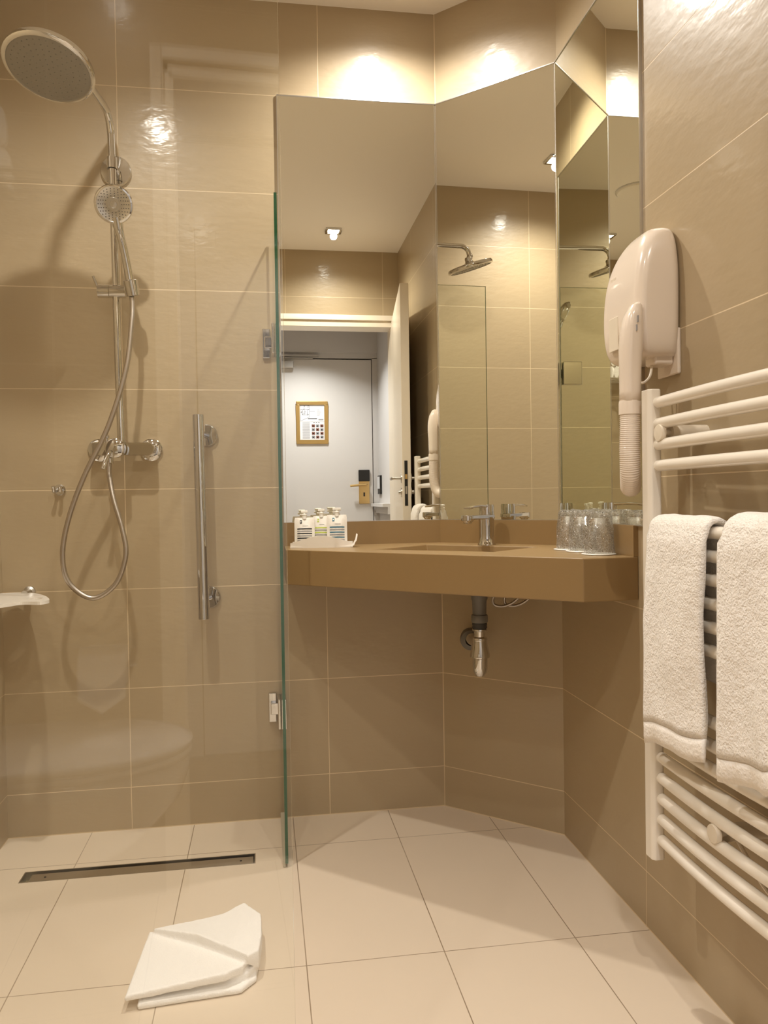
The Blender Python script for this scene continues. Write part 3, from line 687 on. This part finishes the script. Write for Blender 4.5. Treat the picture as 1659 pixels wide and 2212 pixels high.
# ------------------------------------------------------------------ folded bath towel on the floor
def cloth_from_slabs(name, slabs, mat, origin, voxel=0.0035, smooth_it=6, disp=0.0012):
    mb = MB()
    for s_ in slabs:
        rings = s_; loft(mb, rings, smooth=True)
    ob = mb.build(name, mat, origin=origin, weld=False, autosmooth=False)
    rm = ob.modifiers.new('r', 'REMESH'); rm.mode = 'VOXEL'; rm.voxel_size = voxel; rm.use_smooth_shade = True
    sm = ob.modifiers.new('s', 'SMOOTH'); sm.iterations = smooth_it; sm.factor = 0.5
    tx_ = bpy.data.textures.new(name+'_n', 'CLOUDS'); tx_.noise_scale = 0.03
    dm = ob.modifiers.new('d', 'DISPLACE'); dm.texture = tx_; dm.strength = disp*2; dm.mid_level = 0.5
    return ob
def quad_slab(c, z0s, z1s, n=10):
    """c: corner list (counter clockwise), z0s/z1s: heights below/above per corner; returns loft rings bottom to top with rounded rim"""
    m = len(c); cx = sum(p[0] for p in c)/m; cy_ = sum(p[1] for p in c)/m; pts = []
    for i in range(m):
        for k in range(n):
            a, b = c[i], c[(i+1) % m]; u = k/n
            pts.append((a[0]+(b[0]-a[0])*u, a[1]+(b[1]-a[1])*u, z0s[i]+(z0s[(i+1)%m]-z0s[i])*u, z1s[i]+(z1s[(i+1)%m]-z1s[i])*u))
    rings = []
    for f_, ins in ((0, 0.985), (0.5, 1.0), (1, 0.985)):
        rings.append([(cx+(x-cx)*ins, cy_+(y-cy_)*ins, a+(b-a)*f_) for x, y, a, b in pts])
    return rings
slabs = [
    quad_slab([(-0.262,1.572),(-0.062,1.588),(-0.032,1.622),(-0.026,1.70),(-0.028,1.80),(-0.085,1.885),(-0.272,1.825)], [0.0005]*7, [0.013]*7),
    quad_slab([(-0.262,1.610),(-0.05,1.612),(-0.026,1.65),(-0.022,1.70),(-0.024,1.81),(-0.080,1.88),(-0.27,1.825)], [0.011]*7, [0.022,0.026,0.028,0.030,0.028,0.024,0.02]),
    quad_slab([(-0.286,1.574),(-0.092,1.594),(-0.058,1.612),(-0.048,1.64),(-0.05,1.69),(-0.070,1.76),(-0.272,1.812)], [0.018,0.026,0.028,0.028,0.026,0.022,0.018], [0.031,0.044,0.046,0.046,0.042,0.034,0.028]),
    quad_slab([(-0.262,1.800),(-0.16,1.725),(-0.048,1.618),(-0.026,1.635),(-0.020,1.70),(-0.022,1.79),(-0.062,1.868),(-0.11,1.832),(-0.18,1.812)], [0.028,0.034,0.040,0.020,0.020,0.020,0.020,0.02,0.024], [0.040,0.058,0.062,0.060,0.060,0.056,0.046,0.042,0.042]),
]
bt = cloth_from_slabs('bath_mat_towel', slabs, M['flat_towel'], (-0.15, 1.70, 0), 0.0026, 4, 0.0008)
tag(bt, 'thick white bath mat towel folded on the shower floor', 'towel')

# ------------------------------------------------------------------ towel radiator
RX0, RX1, RZ0, RZ1 = 0.745, 0.772, 0.268, 1.197
FY0, FY1, NY0, NY1 = 1.441, 1.478, 1.031, 1.068
t = thing('towel_radiator', (0.76, 1.23, RZ0), 'white ladder towel radiator on the right wall', 'radiator')
for ya, yb in ((FY0, FY1), (NY0, NY1)):
    MB().prism([(RX0,ya+0.006),(RX0+0.006,ya),(RX1-0.004,ya),(RX1,ya+0.004),(RX1,yb-0.004),(RX1-0.004,yb),(RX0+0.006,yb),(RX0,yb-0.006)], RZ0, RZ1).build('upright', M['white_enamel'], t, bevel=0.003)
bars = [1.170-0.041*k for k in range(4)] + [0.924-0.041*k for k in range(6)] + [0.596-0.041*k for k in range(8)]
BX = 0.765
def bar_x(y):
    u = (y-NY1)/(FY0-NY1); return BX - 0.006*math.sin(math.pi*min(1,max(0,u)))
for zc in bars:
    pts = [(bar_x(NY1-0.008+(FY0+0.008-NY1+0.008)*i/20), NY1-0.008+(FY0+0.008-NY1+0.008)*i/20, zc) for i in range(21)]
    MB().tube(pts, 0.0112, 16).build('bar', M['white_enamel'], t)
for yy, zc, pr in ((1.418, 1.109, 'top'), (1.235, 0.410, 'low')):
    xx = bar_x(yy)
    k = MB(); k.lathe([(0,-0.016),(0.0155,-0.015),(0.0165,-0.011),(0.0165,-0.006),(0.006,-0.004),(0.006,0.012)], (xx+0.002, yy, zc), axis=(1,0,0), n=24)
    k.tube([(xx+0.012, yy, zc), (XR, yy, zc)], 0.0155, 20)
    k.build('wall_fixing', M['bracket_cream'], t)
# cable of the heating element
cb_ = MB().tube(smooth_path([(0.80,1.26,0.40),(0.835,1.20,0.31),(0.838,1.12,0.36),(0.835,1.10,0.45),(0.82,1.06,0.40),(0.80,1.01,0.30)], 7), 0.004, 8)
o = cb_.build('radiator_cable', M['bracket_cream'], origin=(0.82, 1.12, 0.30)); tag(o, 'thin cable looping behind the lower radiator bars', 'cable')

# towels over the rail
def rail_towel(name, ya, yb, zfront, zback, thick, lab, seed, yshift=0.0):
    """folded towel over the top bar of the middle group"""
    ztop = bars[4] + 0.0112 + thick + 0.004
    t = thing(name, ((0.72), (ya+yb)/2, zfront), lab, 'towel', 'white terry towels over the radiator')
    prof = []; nf = 34
    def section(off):
        # centre line of the cloth: front bottom -> over bar -> back bottom
        pts = []
        xb = BX - 0.016
        r = 0.0112 + thick/2 + off
        for i in range(nf+1): pts.append(('f', zfront + (bars[4]-zfront)*i/nf))
        return pts
    b = MB(); ny = 26
    def centre(u):
        """u in [0,1] front, [1,2] arc, [2,3] back; returns (dx, z, nx, nz) about the bar"""
        r = 0.0125 + thick/2
        if u <= 1: return (-r, zfront + (bars[4]-zfront)*u, -1, 0)
        if u <= 2:
            a = math.pi*(1-(u-1)); return (r*math.cos(a), bars[4]+r*math.sin(a)*1.0, math.cos(a), math.sin(a))
        return (r, bars[4] - (bars[4]-zback)*(u-2), 1, 0)
    us = [i/30 for i in range(31)] + [1+i/10 for i in range(1,11)] + [2+i/12 for i in range(1,13)]
    def P(u, v, side):
        dx, zz, nx, nz_ = centre(u)
        y = ya + (yb-ya)*v
        rim = 1 - abs(2*v-1)**8*0.55
        w = thick/2*rim; thin = 0
        low = max(0, 1-u) if u < 1 else 0
        fold = 0.006*noise.noise(Vector((v*3.1+seed, low*2.0, 1.0)))*low*2 + 0.004*math.sin(v*5+seed)*low
        if u < 1: fold -= 0.006 + 0.010*low*(1-low*0.3)
        wav = 0.0022*noise.noise(Vector((v*6+seed, zz*14, side)))
        yy = y + 0.010*noise.noise(Vector((seed, zz*4.0, 3.0)))*(1 if u < 1 else .3) + yshift*low
        zz2 = zz + (0.014*noise.noise(Vector((v*2.0, seed, 7)))*max(0, low-.5)*2) + low*0.030*(1-v)
        return (bar_x(min(max(y, NY1), FY0)) + dx + fold + nx*(w+wav)*side, yy, zz2 + nz_*(w+wav)*side)
    rings = []
    for u in us:
        rings.append([P(u, j/ny, 1) for j in range(ny+1)] + [P(u, j/ny, -1) for j in range(ny, -1, -1)])
    kband = 3
    loft(b, rings[kband:], cap0=True, cap1=True); b.build('towel_cloth', M['terry'], t, weld=True, autosmooth=False)
    b2 = MB(); rr = []
    for r_i, u in enumerate(us[:kband+1]):
        sc = 0.88 if r_i else 0.5
        rg = []
        for j in range(ny+1): 
            p = Vector(P(u, j/ny, 1)); q = Vector(P(u, j/ny, -1)); m = (p+q)/2; rg.append(tuple(m+(p-m)*sc))
        for j in range(ny, -1, -1):
            p = Vector(P(u, j/ny, 1)); q = Vector(P(u, j/ny, -1)); m = (p+q)/2; rg.append(tuple(m+(q-m)*sc))
        rr.append(rg)
    loft(b2, rr); b2.build('woven_border', M['towel_band'], t, autosmooth=False)
rail_towel('hand_towel', 1.229, 1.437, 0.512, 0.66, 0.017, 'white terry towel over the radiator nearer the washbasin', 1.3)
rail_towel('hand_towel', 1.020, 1.173, 0.526, 0.66, 0.024, 'white terry towel over the radiator, cut by the right edge', 5.1)

# ------------------------------------------------------------------ hair dryer
t = thing('hair_dryer', (0.85, 1.59, 1.26), 'cream wall-mounted hotel hair dryer beside the mirror', 'hair dryer')
bd = MB(); rings = []
#           z      xfront  y0     y1
for zz0, xf, ya, yb, rr in ((1.262,0.790,1.520,1.650,0.020),(1.266,0.770,1.508,1.668,0.024),(1.285,0.757,1.499,1.676,0.024),(1.33,0.752,1.496,1.679,0.024),(1.39,0.753,1.495,1.676,0.024),
                           (1.43,0.758,1.495,1.668,0.025),(1.46,0.766,1.498,1.655,0.028),(1.480,0.776,1.503,1.640,0.030),(1.494,0.786,1.512,1.622,0.030),(1.503,0.799,1.526,1.602,0.024),(1.507,0.812,1.540,1.588,0.018),(1.508,0.825,1.552,1.576,0.01)):
    zz = 1.272 + (zz0-1.262)*1.115
    rings.append([(x, y, zz) for x, y in rrect((xf+XR)/2, (ya+yb)/2, (XR-xf)/2, (yb-ya)/2, min(rr, (XR-xf)/2*0.98, (yb-ya)/2*.98), 6)])
loft(bd, rings); body_o = bd.build('housing', M['white_plastic'], t, autosmooth=False)
body_o.modifiers.new('sub', 'SUBSURF').render_levels = 2
MB().box((0.7512, 1.588, 1.300), (0.7545, 1.630, 1.372)).build('label_recess', M['bracket_cream'], t, bevel=0.002)
em = MB()
for i, (a0, a1) in enumerate(((0,0.4),(0.5,0.75),(0.85,1.0))): em.box((0.7580, 1.608+0.026*a0, 1.452), (0.7605, 1.608+0.026*a1, 1.459))
em.build('embossed_mark', M['bracket_cream'], t)
hm = MB(); rings = []
for zz, cx, cyy, hx, hy in ((1.378,0.752,1.498,0.004,0.006),(1.372,0.749,1.500,0.011,0.013),(1.35,0.744,1.502,0.018,0.019),(1.32,0.741,1.504,0.0215,0.0225),(1.285,0.740,1.506,0.022,0.023),(1.25,0.740,1.508,0.0205,0.0215),(1.20,0.740,1.510,0.0195,0.021),(1.180,0.740,1.511,0.0195,0.021)):
    rings.append([(x, y, zz) for x, y in rrect(cx, cyy, hx, hy, min(hx,hy)*0.85, 6)])
loft(hm, rings); hm.build('handpiece', M['white_plastic'], t, autosmooth=False)
MB().box((0.7425,1.478,1.335),(0.7445,1.4815,1.348)).box((0.7400,1.4785,1.318),(0.7420,1.4815,1.330)).build('switch_marks', M['ink_grey'], t)
MB().lathe([(0.0,1.1815),(0.0215,1.1815),(0.0222,1.176),(0.0222,1.154),(0.0,1.154)], (0.740,1.511,0), n=32).build('collar', M['white_plastic'], t)
P = smooth_path([(0.740,1.511,1.158),(0.7395,1.511,1.12),(0.739,1.512,1.085),(0.741,1.515,1.055),(0.745,1.522,1.030),(0.753,1.538,1.012),(0.764,1.560,1.008),(0.776,1.584,1.022),(0.785,1.602,1.055),(0.790,1.612,1.11),(0.792,1.615,1.19),(0.792,1.615,1.268)], 16)
rad = []; L = 0
for i, p in enumerate(P):
    if i: L += (P[i]-P[i-1]).length
    rad.append(0.0206 + (0.0011*math.cos(2*math.pi*L/0.0062)))
# resample finely so that every rib shows
def resample(P, step):
    out = [P[0]]; acc = 0
    for a, b in zip(P[:-1], P[1:]):
        d_ = (b-a).length; s0 = step-acc
        while s0 <= d_: out.append(a+(b-a)*(s0/d_)); s0 += step
        acc = d_-(s0-step)
    return out
Q = resample(P, 0.00100)
MB().tube(Q, [0.0202 + 0.0008*math.cos(2*math.pi*i/4) for i in range(len(Q))], 26).build('ribbed_hose', M['white_plastic'], t, autosmooth=False)
# fused outlet and cable
t2 = thing('power_outlet', (XR, 1.545, 1.235), 'white square outlet plate with plug below the hair dryer', 'power outlet')
MB().box((XR-0.008, 1.505, 1.238), (XR, 1.590, 1.332)).build('cover_plate', M['white_plastic'], t2, bevel=0.003)
MB().box((XR-0.050, 1.520, 1.258), (XR-0.008, 1.565, 1.300)).build('plug', M['white_plastic'], t2, bevel=0.006)
o = MB().tube(smooth_path([(0.805,1.545,1.262),(0.800,1.535,1.250),(0.792,1.530,1.232),(0.780,1.535,1.222),(0.772,1.545,1.232),(0.772,1.55,1.262),(0.774,1.55,1.285)], 7), 0.0028, 8).build('dryer_cable', M['bracket_cream'], origin=(0.79,1.54,1.222))
tag(o, 'thin cream cable looping from the dryer to the plug', 'cable')

# ------------------------------------------------------------------ bathroom door leaf, open along the right wall
H0 = Vector((0.800, 0.066, 0)); H1 = Vector((0.700, 0.950, 0)); ld = (H1-H0).normalized(); ln = Vector((-ld.y, ld.x, 0))   # ln points into the room (-x)
if ln.x > 0: ln = -ln
t = thing('door_leaf', H0, 'cream bathroom door standing open along the right wall, seen in the mirror', 'door')
Lf = (H1-H0).length; lt = 0.044; cl = H0 + ld*Lf/2 - ln*(lt/2); cl.z = 1.045
MB().obox(cl, ld, ln, z, (Lf/2, lt/2, 1.035)).build('leaf', M['leaf_white'], t, bevel=0.002)
ec = H1 - ln*(lt*0.42); 
lk = MB(); lk.obox(Vector((ec.x,ec.y,1.065)) + ld*0.001, ld, ln, z, (0.0012, 0.008, 0.115)); lo = lk.build('lock_plate', M['black'], t, bevel=0.0008)
MB().obox(Vector((ec.x,ec.y,1.098)) + ld*0.003, ld, ln, z, (0.004, 0.006, 0.012)).build('latch_bolt', M['brass'], lo)
MB().obox(Vector((ec.x,ec.y,1.030)) + ld*0.002, ld, ln, z, (0.002, 0.0045, 0.020)).build('deadbolt', M['chrome_soft'], lo)
for zz, kind_ in ((1.092,'lever'),(1.020,'turn')):
    for sd in (1, -1):
        base = H1 - ld*0.060 + (ln*0.0 if sd > 0 else -ln*lt); base = Vector((base.x, base.y, zz)); od = ln*sd
        k = MB(); k.lathe([(0.025,0.0),(0.025,0.006),(0.0,0.007)], base, axis=od, n=28)
        if kind_ == 'lever': k.tube(smooth_path([base, base+od*0.035, base+od*0.048-ld*0.01, base+od*0.050-ld*0.05, base+od*0.050-ld*0.11], 5), 0.0085, 14)
        else: k.lathe([(0.012,0.0),(0.012,0.018),(0.0,0.019)], base, axis=od, n=16)
        k.build('door_lever' if kind_ == 'lever' else 'lock_turn', M['chrome_soft'], t)
for zz in (1.79, 1.76, 1.34):
    b0 = H0 + ld*0.42 - ln*lt; b0 = Vector((b0.x, b0.y, zz))
    MB().tube([b0, b0-ln*0.022], 0.006, 10).lathe([(0.010,-0.022),(0.010,-0.026),(0,-0.027)], b0, axis=ln, n=14).build('coat_hook', M['chrome_soft'], t)

# ------------------------------------------------------------------ toilet, paper holder, rolled towels
t = thing('toilet', (XL, 0.30, 0.36), 'white wall-hung toilet, seen reflected in the shower glass', 'toilet')
tyc = 0.285
def egg(xt, hw, zz, n=40, x0=XL+0.002):
    L = xt-x0; out = []
    for k in range(n):
        a = 2*math.pi*k/n; c, s = math.cos(a), math.sin(a)
        if c > 0: x = x0+L*0.55 + L*0.45*abs(c)**0.9
        else: x = x0+L*0.55 - L*0.55*min(1, abs(c)**0.35)
        out.append((x, tyc+hw*s*(1 if c > 0 else 1), zz))
    return out
bw = MB(); loft(bw, [egg(-0.42,0.08,0.17), egg(-0.34,0.105,0.19), egg(-0.23,0.145,0.26), egg(-0.155,0.170,0.34), egg(-0.135,0.178,0.40), egg(-0.135,0.178,0.430)])
bw.build('bowl', M['ceramic'], t, autosmooth=False)
sd_ = MB(); loft(sd_, [egg(-0.132,0.180,0.432), egg(-0.128,0.183,0.438), egg(-0.128,0.183,0.446), egg(-0.132,0.180,0.449)]); sd_.build('seat', M['ceramic'], t, autosmooth=False)
sd_ = MB(); loft(sd_, [egg(-0.132,0.180,0.450), egg(-0.126,0.184,0.456), egg(-0.128,0.183,0.465), egg(-0.145,0.172,0.472)]); sd_.build('lid', M['ceramic'], t, autosmooth=False)
t = thing('toilet_paper_holder', (-0.345, YF, 0.66), 'chrome toilet paper holder with white roll, seen in the shower glass', 'paper holder')
MB().box((-0.40, YF, 0.655), (-0.28, YF+0.115, 0.660)).box((-0.275, YF, 0.64), (-0.262, YF+0.07, 0.665)).build('cover', M['chrome'], t, bevel=0.002)
MB().tube([(-0.40,YF+0.058,0.60),(-0.262,YF+0.058,0.60)], 0.008, 12).build('spindle', M['chrome'], t)
o = MB().tube([(-0.392,YF+0.058,0.60),(-0.285,YF+0.058,0.60)], 0.046, 30).add([(-0.392,YF+0.105,0.60),(-0.285,YF+0.105,0.60),(-0.285,YF+0.107,0.53),(-0.338,YF+0.108,0.495),(-0.392,YF+0.107,0.53)], [(0,1,2,3,4)]).build('toilet_paper_roll', M['paper'], origin=(-0.34, YF+0.058, 0.56))
tag(o, 'white toilet paper roll with pointed end sheet, in the shower glass', 'toilet paper')
t = thing('towel_rack', (-0.55, YF, 1.70), 'chrome rack on the door-side wall over the toilet, in the mirror', 'rack')
rk = MB()
for yy in (0.075, 0.13, 0.19, 0.25): rk.tube([(-0.74,YF+yy-0.05,1.715),(-0.40,YF+yy-0.05,1.715)], 0.006, 10)
for xx in (-0.74, -0.40): rk.tube([(xx,YF,1.715),(xx,YF+0.21,1.715)], 0.007, 10)
rk.build('rails', M['chrome'], t)
for k, (yy, zz, rr, lab) in enumerate(((0.115,1.768,0.045,'rolled white towel on the rack, the lower one'),(0.204,1.764,0.041,'rolled white towel on the rack, at the front edge'),(0.157,1.851,0.044,'rolled white towel on the rack, topmost of the three'))):
    o = MB().tube([(-0.73,yy,zz),(-0.725,yy,zz),(-0.53,yy,zz),(-0.525,yy,zz)], [rr*0.9,rr,rr,rr*0.9], 24).build('rolled_towel', M['terry'], origin=(-0.59, yy, zz-rr), autosmooth=False)
    tag(o, lab, 'towel', 'rolled towels on the rack')

# ------------------------------------------------------------------ entrance door at the end of the corridor
t = bpy.data.objects.new('door_1', None); COL.objects.link(t); t.location = (0.35, CY, 0); t['kind'] = 'structure'
MB().box((-0.135, CY-0.06, 0.005), (0.820, CY-0.012, 2.035)).build('door_panel', M['door_white'], t, bevel=0.002)
ds = MB(); ds.box((-0.14, CY-0.062, 0.0), (0.8265, CY-0.056, 2.046)); ds.build('door_gap', M['black'], t)
pl = MB(); pl.box((0.712, CY-0.012, 0.950), (0.792, CY-0.002, 1.120)); po = pl.build('handle_plate', M['brass'], t, bevel=0.002)
MB().box((0.710, CY-0.012, 1.120), (0.794, CY+0.006, 1.205)).build('card_reader', M['black'], po, bevel=0.004)
MB().tube(smooth_path([(0.765,CY-0.002,1.095),(0.765,CY+0.035,1.095),(0.745,CY+0.045,1.094),(0.640,CY+0.047,1.084)], 6), 0.009, 14).build('handle', M['brass'], po)
MB().box((0.745, CY-0.002, 1.005), (0.757, CY-0.0005, 1.035)).build('keyhole', M['black'], po, bevel=0.003)
cl_ = MB(); cl_.box((-0.06, CY-0.012, 1.962), (0.236, CY+0.035, 2.012)); co_ = cl_.build('door_closer', M['chrome_soft'], t, bevel=0.004)
MB().box((-0.02, CY-0.005, 2.050), (0.425, CY+0.02, 2.066)).box((0.0, CY+0.0, 2.034), (0.38, CY+0.015, 2.044)).build('closer_arm', M['chrome_soft'], co_, bevel=0.002)
# framed notice
t = thing('framed_notice', (0.368, CY-0.012, 1.40), 'gold-framed evacuation plan on the entrance door, in the mirror', 'picture frame')
fx0, fx1, fz0, fz1, fy = 0.250, 0.486, 1.402, 1.722, CY-0.012
f = MB(); fw = 0.027
for lo, hi in (((fx0,fy,fz0),(fx1,fy+0.012,fz0+fw)),((fx0,fy,fz1-fw),(fx1,fy+0.012,fz1)),((fx0,fy,fz0+fw),(fx0+fw,fy+0.012,fz1-fw)),((fx1-fw,fy,fz0+fw),(fx1,fy+0.012,fz1-fw))): f.box(lo, hi)
f.build('frame', M['gold'], t, bevel=0.004)
pp = MB().box((fx0+fw-0.002, fy, fz0+fw-0.002), (fx1-fw+0.002, fy+0.003, fz1-fw+0.002)).build('paper_sheet', M['paper'], t)
pr = MB(); yy = fy+0.0034; ix0, ix1, iz0, iz1 = fx0+fw, fx1-fw, fz0+fw, fz1-fw; W_, H_ = ix1-ix0, iz1-iz0
def mark(u0, v0, u1, v1, mi): 
    a, b, c, d_ = ix0+W_*u0, ix0+W_*u1, iz0+H_*v0, iz0+H_*v1
    pr.add([(a,yy,c),(b,yy,c),(b,yy,d_),(a,yy,d_)], [(0,1,2,3)], mi)
def seg(u0, v0, u1, v1, w_, mi):
    a = Vector((ix0+W_*u0, yy, iz0+H_*v0)); b = Vector((ix0+W_*u1, yy, iz0+H_*v1)); dd = (b-a).normalized(); q = Vector((-dd.z,0,dd.x))*w_
    pr.add([a-q,b-q,b+q,a+q], [(0,1,2,3)], mi)
for a in ((0.03,0.98,0.40,0.98),(0.03,0.98,0.03,0.55),(0.03,0.55,0.40,0.66),(0.40,0.66,0.40,0.98),(0.03,0.87,0.40,0.87),(0.2,0.98,0.2,0.72),(0.12,0.87,0.12,0.7),(0.30,0.87,0.30,0.70),(0.12,0.72,0.38,0.72),(0.40,0.82,0.62,0.82)): seg(*a, 0.0008, 0)
for k in range(24):
    u = random.uniform(0.04, 0.36); v = random.uniform(0.70, 0.97); mark(u, v, u+random.uniform(0.01,0.05), v+random.uniform(0.004,0.02), 0)
for k in range(6): mark(0.70, 0.86-k*0.032, 0.70+random.uniform(0.1,0.2), 0.866-k*0.032, 1)
mark(0.33,0.60,0.70,0.625,0); mark(0.76,0.57,0.96,0.60,1); mark(0.0,0.527,1.0,0.531,1)
for k in range(15): mark(0.10, 0.49-k*0.031, 0.40, 0.502-k*0.031, 1)
for k in range(3):
    for j in range(4):
        u, v = 0.48+k*0.175, 0.37-j*0.105; mark(u, v, u+0.13, v+0.08, 1 if (k+j) % 2 else 2); mark(u+0.03, v+0.02, u+0.09, v+0.05, 3)
for k in range(3): mark(0.55+k*0.1, 0.49, 0.60+k*0.1, 0.51, 0)
pr.build('printed_plan', [M['ink'], M['ink_grey'], M['ink_red'], M['paper']], pp, weld=False)
# ledge and brochure holder on the corridor side wall, ceiling diffuser
o = MB().box((0.800, -1.0, 0.930), (0.866, -0.40, 0.952)).box((0.835, -1.0, 0.880), (0.866, -0.40, 0.930)).build('wall_ledge', M['corr_white'], origin=(0.866,-0.7,0.88)); tag(o, 'narrow white ledge on the corridor side wall, in the mirror', 'ledge')
t = thing('switch_plate', (0.866, -0.93, 1.03), 'dark card switch plate on the corridor side wall, in the mirror', 'switch')
MB().box((0.852, -0.985, 1.02), (0.866, -0.86, 1.16)).build('plate', M['black'], t, bevel=0.003)
MB().box((0.845, -0.97, 1.06), (0.853, -0.88, 1.15)).build('card', M['paper'], t)
t = thing('air_diffuser', (0.35, -0.75, CZ-0.01), 'grey slot air diffuser in the corridor ceiling, in the mirror', 'vent')
MB().box((-0.30, -0.80, CZ-0.008), (0.775, -0.70, CZ)).build('frame', M['chrome_soft'], t, bevel=0.002)
MB().box((-0.28, -0.775, CZ-0.0095), (0.755, -0.725, CZ-0.006)).build('slot', M['black'], t)

# ------------------------------------------------------------------ ceiling lamps and vent
LL = ['square chrome recessed downlight by the door, seen in the left mirror', 'square chrome recessed downlight over the shower', 'square chrome recessed downlight above the washbasin', 'square chrome recessed downlight over the toilet side']
for (x, y), lab in zip(LAMPS, LL):
    t = thing('ceiling_downlight', (x, y, ZC-0.012), lab, 'ceiling light', 'recessed downlights in the bathroom ceiling')
    k = MB(); s_ = 0.044
    for lo, hi in (((x-s_,y-s_,ZC-0.010),(x+s_,y-s_+0.012,ZC)),((x-s_,y+s_-0.012,ZC-0.010),(x+s_,y+s_,ZC)),((x-s_,y-s_+0.012,ZC-0.010),(x-s_+0.012,y+s_-0.012,ZC)),((x+s_-0.012,y-s_+0.012,ZC-0.010),(x+s_,y+s_-0.012,ZC))): k.box(lo, hi)
    k.build('square_rim', M['chrome'], t, bevel=0.0015)
    MB().lathe([(0.0375,0.0),(0.0375,-0.003),(0.034,-0.008),(0.020,-0.0115),(0.0,-0.0125)], (x, y, ZC), n=28).build('frosted_bowl', M['lamp_bowl'], t)
t = thing('ceiling_vent', (-0.20, 1.17, ZC-0.012), 'round white ceiling vent, seen in the right mirror', 'vent')
MB().lathe([(0.0,-0.018),(0.085,-0.018),(0.108,-0.012),(0.115,0.0)], (-0.20, 1.17, ZC), n=48).build('disc', M['ceiling'], t)
MB().lathe([(0.118,0.0),(0.118,-0.004),(0.112,-0.006),(0.108,-0.003)], (-0.20, 1.17, ZC), n=48).build('rim', M['chrome_soft'], t)
